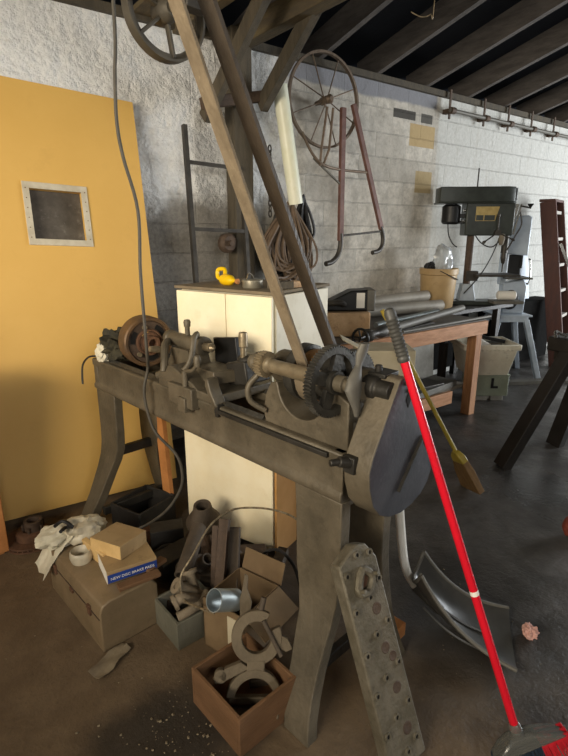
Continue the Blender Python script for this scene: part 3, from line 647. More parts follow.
# ------------------------------------------------------------------ against the back wall
rk = thing('steel_rack', 'bare angle-iron frame with two rungs leaning on the whitewashed wall', 'frame', (1.615, 3.07, 0), rot=(-7.4, 1.9, 0))
for x in (0, .43):
    MB().prism([(x-.014, -.018), (x+.014, -.018), (x+.014, -.012), (x-.006, -.012), (x-.006, .018), (x-.014, .018)], 'z', 0, 2.27 if x == 0 else 1.75).build('upright', 'dark_metal', rk)
for z in (1.60, 2.035): MB().box((.21, -.01, z), (.43, .012, .024)).build('rung', 'dark_metal', rk)

pf = thing('timber_post', 'dark timber post against the wall with two diagonal braces and a cross arm', 'post', (2.14, 3.40, 0))
MB().box((0, 0, 1.45), (.16, .12, 2.9)).build('post', 'wood_dark', pf, bev=.006)
o0 = Vector((2.14, 3.40, 0))
MB().bar(Vector((1.83, 3.33, 2.30))-o0, Vector((1.93, 2.55, 3.02))-o0, .055, .09).build('brace', 'wood_dark', pf, bev=.004)
MB().bar(Vector((2.26, 3.28, 2.42))-o0, Vector((2.22, 2.56, 2.92))-o0, .06, .10).build('brace', 'wood_dark', pf, bev=.004)
MB().bar(Vector((1.79, 3.29, 2.38))-o0, Vector((2.33, 3.29, 2.50))-o0, .06, .07).build('cross_arm', 'rustdark', pf, bev=.004)
MB().tube([Vector((1.81, 3.25, 2.40))-o0, Vector((1.79, 3.24, 2.37))-o0, Vector((1.80, 3.23, 2.31))-o0, Vector((1.84, 3.22, 2.30))-o0], .016, 8, smooth=3).build('hook', 'rustdark', pf)
tag(MB().rev((0, 0, 0), (0, -1, 0), [(0, .05), (.02, .07), (.06, .07), (.08, .05)], 24).rev((0, -.08, 0), (0, -1, 0), [(0, .02), (.03, .02)]).build('hanging_sheave', 'rustdark', loc=(1.97, 3.36, 1.49)), 'small dark round sheave hanging beside the timber post', 'sheave')
tag(MB().cyl((0, 0, 0), (0, 0, 1), .03, n=8).build('short_post', 'wood_grey', loc=(2.05, 3.25, .62)), 'short grey stake standing in front of the timber post', 'stake') if False else None

wp = thing('white_pipe', 'yellowed white plastic pipe hanging at a slant beside the dark drive belt strand', 'pipe', (2.37, 3.22, 2.56), rot=aim((2.37, 3.22, 2.56), (2.525, 3.22, 1.76)))
MB().rev((0, 0, 0), (0, 0, 1), [(0, .054), (.80, .054), (.80, .049)], 28).build('pipe', 'whitepipe', wp)

# cables and chain
def loops(cx, cy, cz, n, w, h, r, m, name, label, seed, cat='cable'):
    rnd = random.Random(seed); g = MB()
    for i in range(n):
        ww = w*rnd.uniform(.35, 1); hh = h*rnd.uniform(.72, 1); dx = rnd.uniform(-.35, .35)*w; dy = rnd.uniform(-.035, .035); tw = rnd.uniform(-.6, .6)
        pts = []
        for k in range(10):
            t = 2*PI*k/10
            sx = math.sin(t)*ww*(.55-.45*math.cos(t)); sz = -hh/2+hh/2*math.cos(t)
            pts.append((cx+dx*(-sz/hh)+sx*math.cos(tw), cy+dy*(.3-sz/hh)+sx*math.sin(tw)*.25, cz+sz+rnd.uniform(-.015, .015)))
        g.tube(pts, r, 6, closed=True, smooth=3)
    return tag(g.build(name, m), label, cat)
loops(2.50, 3.26, 1.80, 30, .34, .66, .010, 'browncable', 'rope_bundle', 'bundle of brown looped cables hanging behind the dark belt strand', 11)
loops(2.46, 3.38, 1.72, 18, .22, .56, .009, 'cable', 'cable_bundle', 'bundle of grey looped cables hanging left of the dark belt strand', 13)
loops(2.70, 3.36, 1.84, 9, .12, .40, .012, 'blackcable', 'cable_bundle', 'coil of black cable hanging right of the dark belt strand', 17)
loops(2.68, 3.42, 1.70, 16, .16, .52, .006, 'rustdark', 'wire_bundle', 'rusty thin wire loops hanging under the black cable coil', 19, 'wire')
cg = MB()
for i in range(13):
    z = 2.16-.038*i; t = (i % 2)*PI/2
    cg.tube([(2.36+.013*math.cos(a)*math.cos(t), 3.33+.013*math.cos(a)*math.sin(t), z+.026*math.sin(a)) for a in [2*PI*k_/10 for k_ in range(10)]], .006, 6, closed=True)
tag(cg.build('chain', 'dark_metal'), 'dark steel link chain hanging on the post behind the belt', 'chain')

# steel spoked wheel on the wall
wh = thing('cart_wheel', 'large rusty thin-rimmed spoked wheel hung high on the block wall', 'wheel', (2.91, 3.36, 2.56), rot=(0, 0, -3))
MB().ring((0, -.014, 0), (0, 1, 0), .328, .345, .03, 64).build('rim', 'rimsteel', wh, sharp=30)
MB().rev((0, -.09, 0), (0, 1, 0), [(0, .018), (.02, .035), (.05, .03), (.12, .03), (.14, .02), (.2, .016)], 20).build('hub', 'rimsteel', wh)
for i in range(8):
    t = R(22+45*i); MB().cyl((.02*math.cos(t), -.03*(i % 2), .02*math.sin(t)), (.332*math.cos(t), 0, .332*math.sin(t)), .005, n=8).build('spoke', 'rimsteel', wh)
# barrow frame on the wall
bf = thing('barrow_frame', 'rusty red steel hand-truck frame with curved feet hung on the block wall', 'frame', (3.10, 3.30, 2.0))
o0 = Vector((3.10, 3.30, 2.0))
f3 = lambda *p: Vector(p)-o0
MB().bar(f3(3.055, 3.30, 2.52), f3(3.065, 3.30, 1.50), .05, .03, up=(0, 1, 0)).build('rail', 'redrust', bf, bev=.004)
MB().bar(f3(3.165, 3.30, 2.56), f3(3.56, 3.30, 1.60), .045, .03, up=(0, 1, 0)).build('rail', 'redrust', bf, bev=.004)
MB().tube([f3(3.065, 3.30, 1.56), f3(3.068, 3.30, 1.46), f3(3.04, 3.30, 1.38), f3(2.97, 3.29, 1.33), f3(2.89, 3.28, 1.315)], .022, 10, smooth=5).build('foot', 'dark_metal', bf)
MB().tube([f3(3.55, 3.30, 1.62), f3(3.585, 3.30, 1.54), f3(3.585, 3.30, 1.46), f3(3.53, 3.29, 1.41), f3(3.44, 3.28, 1.395)], .020, 10, smooth=5).build('foot', 'dark_metal', bf)
MB().cyl(f3(3.06, 3.30, 1.54), f3(3.57, 3.30, 1.58), .009, n=10).build('crossbar', 'dark_metal', bf)
MB().tube([f3(3.36, 3.30, 2.06), f3(3.05, 3.30, 2.06), f3(2.83, 3.27, 2.08), f3(2.72, 3.28, 2.16), f3(2.64, 3.30, 2.30)], .011, 10, smooth=5).build('crossbar', 'rimsteel', bf)
MB().cyl(f3(3.06, 3.30, 1.94), f3(2.74, 3.28, 2.12), .009, n=10).build('stay', 'grey_metal', bf)
MB().tube([f3(2.88, 3.29, 2.50), f3(2.82, 3.28, 2.20), f3(2.80, 3.27, 2.07)], .010, 8).tube([f3(2.94, 3.29, 2.50), f3(2.90, 3.28, 2.20), f3(2.83, 3.27, 2.07)], .010, 8).build('axle_stay', 'rimsteel', bf)

# pipe with clamps along the top of the right wall
pp = thing('wall_pipe', 'grey conduit pipe on five upright clamps along the top of the right wall', 'pipe', (5.8, 3.40, 2.71))
MB().cyl((-1.25, 0, 0), (2.6, 0, 0), .018, n=12).build('pipe', 'grey_metal', pp)
for x in (4.59, 5.17, 5.63, 6.11, 6.62): MB().box((x-5.8, .035, .06), (.024, .012, .26)).rev((x-5.8-.03, 0, 0), (1, 0, 0), [(0, .03), (.06, .03)], 12).box((x-5.8, .07, 0), (.05, .07, .04)).build('clamp', 'rustdark', pp)
tag(MB().tube([(2.135, 1.722, 3.35), (2.133, 1.724, 2.56), (2.122, 1.733, 2.508), (2.09, 1.757, 2.497), (2.051, 1.786, 2.516)], .0025, 6, smooth=4).build('dangling_wire', 'wire'), 'thin pale wire dangling from the rafters', 'wire')

# ------------------------------------------------------------------ workbench and its load
wb = thing('workbench', 'long brown wooden workbench with a lower shelf against the block wall', 'bench', (3.1, 2.96, 0))
o0 = Vector((3.1, 2.96, 0))
bx0, bx1, by0, by1, bz = 2.30, 3.97, 2.44, 3.46, .85
MB().box(((bx0+bx1)/2-3.1, (by0+by1)/2-2.96, bz-.02), (bx1-bx0+.06, by1-by0, .04)).build('top', 'benchtop', wb, bev=.003)
MB().box(((bx0+bx1)/2-3.1, by0-2.96-.014, bz-.06), (bx1-bx0+.02, .03, .11)).build('front_rail', 'wood_bench', wb, bev=.003)
MB().box((bx1-3.1+.0, .0, bz-.09), (.03, by1-by0-.1, .10)).build('end_rail', 'wood_bench', wb, bev=.003)
for x in (bx0+.05, bx1-.045):
    for y in (by0+.05, by1-.05): MB().box((x-3.1, y-2.96, (bz-.04)/2), (.085, .085, bz-.04)).build('leg', 'wood_bench_v', wb, bev=.003)
MB().box(((bx0+bx1)/2-3.1, .02, .245), (bx1-bx0-.02, by1-by0-.16, .03)).build('shelf', 'wood_grey', wb, bev=.003)
MB().box(((bx0+bx1-.25)/2-3.1, by0-2.96+.06, .20), (bx1-bx0-.35, .03, .11)).build('shelf_rail', 'wood_bench', wb, bev=.003)

bk = thing('bucket', 'tan plastic bucket standing on the workbench', 'bucket', (4.1, 3.13, .855))
bk.location = (3.80, 3.16, .853)
# dark side bench that carries bucket and drill press
db = thing('machine_bench', 'dark steel bench under the drill press behind the brown workbench', 'bench', (4.64, 3.15, 0))
MB().box((0, .04, .83), (1.18, .58, .04)).build('top', 'darktable', db, bev=.003)
for x in (-.5, .36):
    for y in (-.20, .26): MB().box((x, y, .405), (.06, .06, .81)).build('leg', 'darktable', db, bev=.003)
MB().box((0, .26, .45), (1.1, .03, .7)).build('back_panel', 'matteblack', db)

bk.location = (4.28, 3.18, .85)
MB().rev((0, 0, 0), (0, 0, 1), [(.012, .05), (0, .10), (0, .148), (.01, .155), (.32, .175), (.33, .185), (.38, .187), (.385, .182), (.38, .175), (.02, .150), (.015, .05)], 36, caps=True).build('body', 'bucket', bk)
MB().tube([(.185*math.cos(t), .185*math.sin(t), .365-.09*math.sin((t+2.4)/PI*PI)) for t in [R(a) for a in range(-140, 41, 12)]], .005, 6).build('handle', 'dark_metal', bk)
tag(blob((4.30, 3.16, 1.27), .13, 21, .25, sq=(.85, .7, 1.35), freq=2).build('plastic_bag', 'clear'), 'clear plastic bag poking out of the tan bucket', 'bag')
tag(blob((4.20, 3.22, 1.24), .07, 23, .2, sq=(1, .8, .8)).build('black_lump', 'black'), 'black lump poking out of the tan bucket beside the plastic bag', 'lump')

# drill press
dp = thing('drill_press', 'dark green-grey bench drill press with a brass label on its head', 'drill press', (4.74, 3.17, .85), -40)
MB().box((.06, 0, .02), (.46, .24, .04)).build('base', 'drill', dp, bev=.008)
MB().rev((0, 0, .04), (0, 0, 1), [(0, .06), (.05, .055), (.06, .036), (.74, .036)], 24).build('column', 'rustdark', dp)
MB().prism([(-.08, .04), (.09, .04), (.05, .21), (-.05, .21)], 'y', -.075, .06).build('column_foot', 'bluegrey', dp, bev=.006)
MB().box((.27, 0, .30), (.44, .30, .022)).box((.04, 0, .29), (.12, .09, .10)).build('table', 'dark_metal', dp, bev=.004)
hd_ = MB().box((.145, 0, .85), (.47, .20, .32)); hd_o = hd_.build('head', 'drill', dp, bev=.012)
cv = MB().prism([(-.36, -.11), (.30, -.13), (.37, -.09), (.37, .09), (.30, .13), (-.36, .11)], 'z', 1.0, 1.15)
cv.prism([(-.37, -.12), (.31, -.14), (.385, -.1), (.385, .1), (.31, .14), (-.37, .12)], 'z', .995, 1.012)
cv.build('belt_cover', 'drill', dp, bev=.014)
MB().box((.386, 0, 1.08), (.006, .17, .12)).build('front_plate', 'bluegrey', dp, bev=.002)
MB().rev((-.22, -.02, .80), (0, 0, 1), [(0, .07), (.02, .09), (.17, .09), (.19, .06)], 24).box((-.13, -.02, .88), (.1, .08, .04)).box((-.13, -.02, .82), (.1, .05, .03)).build('motor', 'black', dp, bev=.003)
for z in (.83, .93): MB().cyl((-.11, -.06, z), (-.09, -.06, z), .014).build('motor_bolt', 'steel', dp)
lb = MB().prism([(.0, .83), (.19, .83), (.225, .965), (.0, .965)], 'y', -.1045, -.10).build('label_plate', 'plate', dp)
MB().box((.04, -.1055, .86), (.07, .002, .05)).box((.135, -.1055, .86), (.10, .002, .05)).build('print', 'drill', lb)
MB().prism([(.33, .70), (.37, .70), (.42, .99), (.38, .99)], 'y', -.075, -.055).prism([(.385, .70), (.40, .70), (.45, .99), (.435, .99)], 'y', -.075, -.055).build('chrome_strip', 'steel', dp)
MB().cyl((.35, 0, .70), (.35, 0, .52), .034).rev((.35, 0, .52), (0, 0, -1), [(0, .026), (.05, .03), (.10, .018), (.11, .008), (.19, .006)], 20).build('quill', 'dark_metal', dp)
fh = MB().rev((.22, -.10, .72), (0, -1, 0), [(0, .03), (.05, .03)], 20)
for i in range(3):
    t = R(95+120*i); fh.cyl((.22, -.135, .72), (.22+.15*math.cos(t), -.16, .72+.15*math.sin(t)), .007, n=10); fh.rev((.22+.15*math.cos(t)*.95, -.16, .72+.15*math.sin(t)*.95), (math.cos(t), 0, math.sin(t)), [(0, .01), (.02, .016), (.035, .01)], 12)
fh.build('feed_handle', 'dark_metal', dp)
MB().rev((.27, -.12, .60), (0, 0, 1), [(0, .018), (.05, .03), (.10, .026), (.11, .01)], 16).build('pull_knob', 'wood_grey', dp)
MB().tube([(-.25, -.05, .80), (-.24, -.07, .70), (-.20, -.08, .62), (-.15, -.08, .58)], .006, 8, smooth=5).tube([(.02, -.07, .70), (.08, -.10, .62), (.18, -.11, .58), (.26, -.1, .64)], .006, 8, smooth=5).tube([(.26, -.1, .70), (.2, -.1, .5), (.1, -.1, .3), (-.05, -.12, .12)], .006, 8, smooth=5).tube([(.44, -.06, .92), (.46, -.08, .8), (.42, -.08, .7), (.35, -.07, .55)], .008, 8, smooth=5).build('cable', 'blackcable', dp)
MB().cyl((.44, -.08, .97), (.52, -.12, .95), .008).rev((.51, -.12, .955), (0, 0, 1), [(0, .008), (.03, .03), (.035, .028)], 14).build('depth_lever', 'black', dp)
MB().cyl((.05, .10, 1.14), (.05, .10, 1.34), .007).build('rod', 'dark_metal', dp)
MB().box((.36, -.17, .045), (.30, .18, .03)).build('slide_plate', 'grey_metal', dp, bev=.004)
va = MB().rev((.34, -.17, .06), (1, 0, 0), [(-.07, .035), (-.06, .045), (.10, .045), (.11, .035)], 20)
tag(va.build('white_roll', 'white_print', loc=(0, 0, 0)), 'small white roll lying under the drill press table', 'roll')
bpy.data.objects['white_roll'].matrix_world = Matrix.Translation((4.74, 3.17, .90)) @ Matrix.Rotation(R(-40), 4, 'Z')

# band saw on a splayed steel stand
st = thing('steel_stand', 'pale blue-grey steel machine stand with splayed legs', 'stand', (5.40, 3.06, 0), -37)
MB().box((0, 0, .66), (.34, .34, .06)).box((0, 0, .70), (.40, .38, .02)).build('top', 'bluegrey', st, bev=.004)
for sx in (-1, 1):
    for sy in (-1, 1):
        MB().loft([[(sx*(.15+.16*t)+a*.028, sy*(.15+.12*t)+b_*.028, .66*(1-t)) for a, b_ in ((-1, -1), (1, -1), (1, 1), (-1, 1))] for t in (0, 1)]).build('leg', 'bluegrey', st, bev=.004)
bs = thing('band_saw', 'pale blue-grey band saw on the steel stand behind the drill press', 'saw', (5.40, 3.06, .711), -40)
bs.scale = (.78, .9, .97)
MB().prism([(-.10, 0), (.20, 0), (.21, .30), (.16, .38), (-.12, .34)], 'y', -.06, .10).build('lower_housing', 'bluegrey', bs, bev=.012)
MB().prism([(-.14, .66), (.17, .64), (.17, 1.05), (.12, 1.07), (-.12, 1.05), (-.14, 1.0)], 'y', -.06, .10).build('upper_housing', 'bluegrey', bs, bev=.014)
MB().box((-.12, .02, .5), (.08, .12, .36)).build('column', 'bluegrey', bs, bev=.01)
MB().box((.04, -.05, .40), (.34, .30, .02)).build('table', 'grey_metal', bs, bev=.003)
MB().box((.12, .02, .6), (.03, .03, .20)).box((.04, .04, .53), (.16, .02, .24)).build('blade_guide', 'black', bs)
MB().rev((-.02, -.06, .16), (0, -1, 0), [(0, .10), (.05, .11), (.06, .09)], 28).build('motor_cover', 'black', bs)
MB().tube([(.2, -.02, .60), (.23, -.02, .58), (.25, -.02, .40), (.23, -.02, .33), (.19, -.02, .34)], .010, 8, smooth=4).build('handle', 'steel', bs)
BC = thing('shade_box', 'low black box added for the shade in the corner behind the saw stand and stepladder', 'cabinet', (6.15, 3.36, 0))  # matte black box added to stand for shade on the wall here
MB().box((0, 0, .37), (1.3, .24, .74)).build('body', 'matteblack', BC, bev=.004)
MB().box((0, 0, .75), (1.34, .26, .02)).build('top', 'matteblack', BC, bev=.002)
tag(MB().prism([(-.10, 0), (.10, 0), (.10, .45), (.05, .62), (-.05, .62), (-.10, .45)], 'y', 0, .02).build('pale_panel', 'bluegrey', loc=(6.35, 3.38, .762), rot=(-8, 0, 0), bev=.004) , 'pale blue-grey rounded panel leaning on the wall behind the stepladder', 'panel')

# items on the brown workbench
tag(MB().box((0, 0, .085), (.32, .22, .17)).build('timber_block', 'wood_pale', loc=(2.55, 2.67, .853), rot=(0, 0, -34), bev=.008), 'rough pale timber beam offcut under the black power tool', 'block')
pt = thing('power_tool', 'black power tool with a white label lying on the pale timber block', 'tool', (2.57, 2.69, 1.026), -36)
pt.scale = (1.15, 1.1, 1.25)
MB().prism([(-.18, .0), (.12, .0), (.16, .02), (.16, .11), (.12, .12), (.02, .115), (-.10, .06), (-.18, .035)], 'y', -.08, .08).build('body', 'black', pt, bev=.01)
MB().box((.145, 0, .062), (.05, .175, .12)).build('end_cap', 'grey_metal', pt, bev=.008)
MB().box((.08, -.083, .062), (.05, .004, .085)).build('label', 'white_print', pt)
MB().tube([(-.16, -.06, .03), (-.12, -.11, .05), (-.05, -.12, .055), (-.02, -.10, .04)], .016, 8, smooth=4).rev((-.17, -.10, .0), (0, 0, 1), [(0, .025), (.03, .03), (.05, .02)], 14).build('clamp', 'dark_metal', pt)
for i, (x, y, z, m_, l_) in enumerate(((3.55, 3.22, .965, 'roll', 'upper grey roll of sheet lying on the workbench against the wall'), (3.55, 3.05, .91, 'roll', 'lower grey roll of sheet lying on the workbench in front of the other roll'))):
    tag(MB().ring((-.42, 0, 0), (1, 0, 0), .035, .052, .95, 28).rev((-.40, 0, 0), (1, 0, 0), [(0, .035), (.9, .035)]).build('sheet_roll', m_, loc=(x, y, z), rot=(0, -2 if i == 0 else 0, -8)), l_, 'roll')
tag(MB().box((0, 0, .025), (.45, .14, .05)).build('timber_offcut', 'wood_grey', loc=(3.75, 3.2, .852), rot=(0, 0, -4), bev=.003), 'grey timber offcut under the rolls on the workbench', 'offcut')
vp = thing('valve_pipe', 'grey steel pipe on the workbench ending in a valve with a hand wheel', 'pipe', (2.64, 2.40, .90), 14.5)
MB().cyl((.06, 0, 0), (1.55, 0, 0), .030).build('pipe', 'grey_metal', vp)
MB().rev((-.22, 0, 0), (1, 0, 0), [(0, .024), (.02, .04), (.05, .045), (.08, .026), (.16, .024), (.20, .042), (.25, .044), (.30, .036)], 18).rev((-.18, 0, -.04), (0, 0, 1), [(0, .02), (.08, .028)], 14).build('valve_body', 'dark_metal', vp)
hw = MB().tube([(-.28, .058*math.cos(a), .058*math.sin(a)) for a in [2*PI*k_/16 for k_ in range(16)]], .009, 8, closed=True).cyl((-.29, 0, 0), (-.2, 0, 0), .012)
for i in range(5):
    t = 2*PI*i/5; hw.cyl((-.28, 0, 0), (-.28, .055*math.cos(t), .055*math.sin(t)), .006, n=8)
hw.build('hand_wheel', 'black', vp)
tag(MB().cyl((-.55, 0, 0), (.65, 0, 0), .013, n=12).build('thin_pipe', 'grey_metal', loc=(3.45, 2.450, .864), rot=(0, 0, 2)), 'thin steel rod lying on the front of the workbench beside the thick pipe', 'rod')
tag(MB().cyl((-.5, 0, 0), (.55, 0, 0), .022, n=14).build('thick_pipe', 'galv', loc=(3.40, 2.80, .875), rot=(0, 0, 11)), 'galvanised pipe lying on the workbench behind the valve pipe', 'pipe')
tag(MB().box((0, 0, .007), (.5, .07, .014)).build('flat_bar', 'dark_metal', loc=(3.2, 2.56, .852), rot=(0, 0, 9), bev=.002), 'dark flat steel bar lying on the workbench between the pipes', 'bar')
# below the bench
tag(MB().box((0, 0, .21), (.48, .03, .42)).build('cement_board', 'slab', loc=(3.62, 2.86, .262), rot=(-4, 0, -2)), 'grey cement board standing on the bench shelf at the back', 'board')
for i, (x, y, z, w, d, h, a, m_, l_) in enumerate(((3.50, 2.64, .262, .62, .24, .05, 6, 'grey_metal', 'grey flat steel case on the right of the bench shelf'), (3.35, 2.64, .314, .5, .2, .02, -5, 'dark_metal', 'dark steel plate lying on the flat case on the bench shelf'), (3.10, 2.98, .262, .34, .24, .11, 8, 'cushion', 'dusty black box at the back of the bench shelf'), (2.85, 2.75, .262, .2, .3, .16, -8, 'dark_metal', 'dark metal box at the left of the bench shelf'))):
    tag(MB().box((0, 0, h/2), (w, d, h)).build('flat_case' if i < 2 else 'metal_box', m_, loc=(x, y, z), rot=(0, 0, a), bev=.004), l_, 'case' if i < 2 else 'box')
cb = thing('carton', 'tall beige cardboard carton with an open flap behind the lathe headstock', 'carton', (2.36, 2.12, 0), -36)
MB().box((0, 0, .44), (.34, .26, .88)).build('body', 'carton', cb, bev=.004)
MB().box((-.22, -.12, .93), (.14, .16, .006), (0, 28, 0)).build('flap', 'carton', cb)
gb = thing('metal_chest', 'grey-green metal box under the off-white tub', 'box', (4.47, 2.68, .05), -36)
MB().box((0, 0, .105), (.36, .26, .21)).box((0, 0, .205), (.37, .27, .02)).build('body', 'greenbox', gb, bev=.006)
MB().box((.02, -.135, .13), (.022, .012, .10)).box((.05, -.135, .09), (.05, .012, .02)).build('hasp', 'black', gb)
tag(MB().box((-.07, 0, .023), (.12, .14, .046)).box((.08, 0, .023), (.12, .14, .046)).box((0, .02, .02), (.06, .1, .03)).build('concrete_block', 'block', loc=(4.45, 2.64, 0), rot=(0, 0, -36), bev=.004), 'pale grey concrete block under the grey-green metal box', 'block')
tb = thing('plastic_tub', 'off-white square plastic tub full of odds and ends on the metal box', 'tub', (4.44, 2.71, .262), -36)
m_ = MB()
for z0, w0, z1, w1 in ((0, .155, .25, .195),):
    q = lambda w, z: [(-w*1.25, -w, z), (w*1.25, -w, z), (w*1.25, w, z), (-w*1.25, w, z)]
    m_.loft([q(w0, z0), q(w1, z1), q(w1+.018, z1), q(w1+.022, z1+.055), q(w1-.004, z1+.055), q(w0-.008, z0+.01)])
m_.build('body', 'tub', tb, bev=.008)
rb = MB()
for i in range(11): rb.box((-.20+.04*i, -.213, .262), (.014, .008, .028))
rb.build('rim_ribs', 'tub', tb)
tag(MB().box((0, 0, .1), (.14, .12, .2)).build('white_box', 'white_print', loc=(4.35, 2.78, .40), rot=(10, 25, -20), bev=.004), 'white box sticking up inside the off-white tub', 'box')
tag(MB().box((0, 0, 0), (.27, .03, .03)).build('black_bar', 'black', loc=(4.49, 2.68, .585), rot=(0, 10, -50)), 'black bar lying across the top of the off-white tub', 'bar')
tag(MB().box((0, 0, .08), (.14, .12, .16)).build('grey_box', 'grey_metal', loc=(4.54, 2.67, .39), rot=(0, -6, -36), bev=.004), 'grey box inside the off-white tub under the black bar', 'box')
tag(MB().box((0, 0, .02), (1.0, .10, .04)).build('steel_channel', 'grey_metal', loc=(5.35, 2.62, 0), rot=(0, 0, -30), bev=.003), 'grey steel channel lying on the floor in front of the stand', 'channel')

# stepladder
ld = thing('stepladder', 'dark red-brown wooden stepladder with pale treads at the right edge', 'ladder', (6.24, 2.82, 0), 14)
for x in (0, .46): MB().bar((x, 0, 0), (x*.85, .34, 1.92), .035, .17, up=(0, 1, 0)).build('rail', 'ladder', ld, bev=.004)
for i in range(6):
    z = .3+.30*i; MB().box((.225-.005*i, .34*z/1.92, z), (.44-.012*i, .12, .035)).build('tread', 'tread', ld, bev=.003)
MB().box((.2, .345, 1.93), (.44, .17, .03)).build('top', 'ladder', ld, bev=.003)
MB().bar((.10, -.05, 1.0), (.02, .15, 1.45), .008, .03).build('brace', 'steel', ld)

# dark steel table at the right edge
dt = thing('steel_table', 'dark brown steel table on slanting legs at the right edge', 'table', (3.95, 1.35, 0), -8)
toL = lambda x, y, z: tuple((Matrix.Rotation(R(8), 3, 'Z') @ (Vector((x, y, z))-Vector((3.95, 1.35, 0)))))
MB().box(toL(4.0, 1.30, .83), (1.05, .62, .10)).build('top', 'darktable', dt, bev=.012)
MB().box(toL(3.97, 1.33, .75), (.9, .5, .07)).build('apron', 'darktable', dt, bev=.006)
for p0, p1 in (((3.15, 1.69, 0), (3.52, 1.52, .78)), ((3.83, 1.66, 0), (3.90, 1.53, .78)), ((3.50, .95, 0), (3.56, 1.1, .78)), ((4.65, .98, 0), (4.40, 1.08, .78)), ((4.75, 1.5, 0), (4.42, 1.46, .78))):
    MB().bar(toL(*p0), toL(*p1), .11, .07).build('leg', 'darktable', dt, bev=.004)
MB().tube([toL(3.47, 1.60, .885), toL(3.5, 1.62, .92), toL(3.55, 1.60, .90), toL(3.58, 1.58, .89)], .01, 8, smooth=4).build('clip', 'steel', dt)
tag(blob((2.66, .98, .06), .065, 31, .12, sq=(1, 1, 1)).build('red_ball', 'redball'), 'faded red round lump on the floor at the right edge', 'ball')

# ------------------------------------------------------------------ brooms and shovel
def frame_thing(name, label, cat, p0, p1, xdir=(1, 0, 0)):
    z = (Vector(p1)-Vector(p0)).normalized(); x = Vector(xdir); x = (x-z*x.dot(z)).normalized(); y = z.cross(x)
    o = bpy.data.objects.new(name, None); C.objects.link(o)
    m = Matrix((x, y, z)).transposed().to_4x4(); m.translation = p0; o.matrix_world = m
    return tag(o, label, cat)
p0 = Vector((1.272, .536, .115)); p1 = Vector((1.097, .860, 1.117))
hl = 1.315
RB = frame_thing('push_broom', 'red-handled broom with a grey grip leaning on the lathe gear guard', 'broom', p0, p0+(p1-p0)*2, (.85, -.5, 0))
MB().cyl((0, 0, 0), (0, 0, hl-.12), .0125).build('handle', 'red', RB)
gr = MB(); gr.rev((0, 0, hl-.145), (0, 0, 1), [(0, .0135), (.005, .017)]+[(.012+.011*i+d, .0182 if d == 0 else .0155) for i in range(11) for d in (0, .0055)]+[(.137, .017), (.15, .013), (.155, .004)], 20)
gr.build('grip', 'grip', RB)
MB().rev((0, 0, .455), (0, 0, 1), [(0, .0126), (.003, .0129), (.012, .0129), (.015, .0126)], 20).build('worn_patch', 'white_print', RB)
MB().rev((0, 0, -.03), (0, 0, 1), [(0, .022), (.05, .017), (.055, .014)], 16).build('socket', 'smoke', RB)
q = lambda w, d, z, ox=0: [(ox-w, -d, z), (ox+w, -d, z), (ox+w, d, z), (ox-w, d, z)]
MB().loft([q(.028, .02, -.01), q(.07, .026, -.03, .012), q(.115, .028, -.06, .025)]).build('head', 'smoke', RB, bev=.006)
for nm, m_, x0, x1 in (('navy_bristles', 'navybr', -.085, .052), ('red_bristles', 'redbr', .055, .145)):
    b_ = MB(); rnd = random.Random(5)
    for i in range(26):
        for j in range(3):
            x = x0+(x1-x0)*i/25; y = -.018+.018*j
            b_.cyl((x, y, -.055), (x*1.12+rnd.uniform(-.004, .004), y*1.3, -.128+.02*rnd.random()), .0035, .0022, n=5)
    b_.build(nm, m_, RB)
Yt = Vector((2.176, 1.98, 1.138)); Yb = Vector((2.575, 1.66, .24))
YBm = frame_thing('straw_broom', 'yellow-handled straw broom leaning behind the red broom', 'broom', Yb, Yt, (.25, .95, 0))
MB().cyl((0, 0, 0), (0, 0, (Yt-Yb).length), .013).build('handle', 'ywood', YBm)
MB().loft([q(.018, .016, .05), q(.05, .022, .01), q(.055, .022, -.03)]).build('cap', 'ywood', YBm, bev=.006)
MB().loft([q(.053, .02, -.02), q(.075, .024, -.10, .01), q(.095, .02, -.255, .03)]).build('bristles', 'straw', YBm, bev=.004)

SHc = Vector((1.505, 1.10, .12)); SHu = Vector((1.45, 1.155, .98))
SV = thing('snow_shovel', 'grey plastic snow shovel with a pale handle standing behind the gear guard', 'shovel', (1.50, 1.08, 0), rot=(0, 0, -55))
# local x runs from the back of the blade to its front edge
grid = []
for i in range(17):
    t = i/16; row = []
    for j in range(17):
        s = (j/16)*2-1
        x = .36*t; z = .012+.20*(1-t)**2.6
        curl = .075*abs(s)**3*(1-t*.75)
        row.append((x+.03*s*s*(1-t)-.03*(1-t), s*(.08+.09*t), z+curl))
    grid.append(row)
MB().sheet(grid, .006).build('blade', 'shovel', SV)
ro = MB()
for s in (-1, 1): ro.tube([grid[i][0 if s < 0 else 16] for i in range(17)], .008, 8)
ro.tube([grid[0][j] for j in range(17)], .008, 8); ro.build('blade_rim', 'grey_metal', SV)
si = MB()
for s in (-.5, 0, .5):
    si.tube([(g[8][0], g[8][1]+s*.2, g[8][2]+.006) for g in grid[2:14]], .006, 6)
si.build('ribs', 'shovel', SV)
inv = (Matrix.Translation((1.50, 1.08, 0)) @ Matrix.Rotation(R(-55), 4, 'Z')).inverted()
hp = [inv @ Vector(p) for p in ((1.565, 1.02, .07), (1.540, 1.07, .11), (1.510, 1.115, .155), (1.482, 1.15, .24), (1.470, 1.175, .40), (1.445, 1.20, .70), (1.41, 1.23, 1.02))]
MB().tube(hp, .018, 12, smooth=5).build('handle', 'greyhandle', SV)
MB().tube(hp[:3], .024, 12, smooth=4).build('socket', 'shovel', SV)

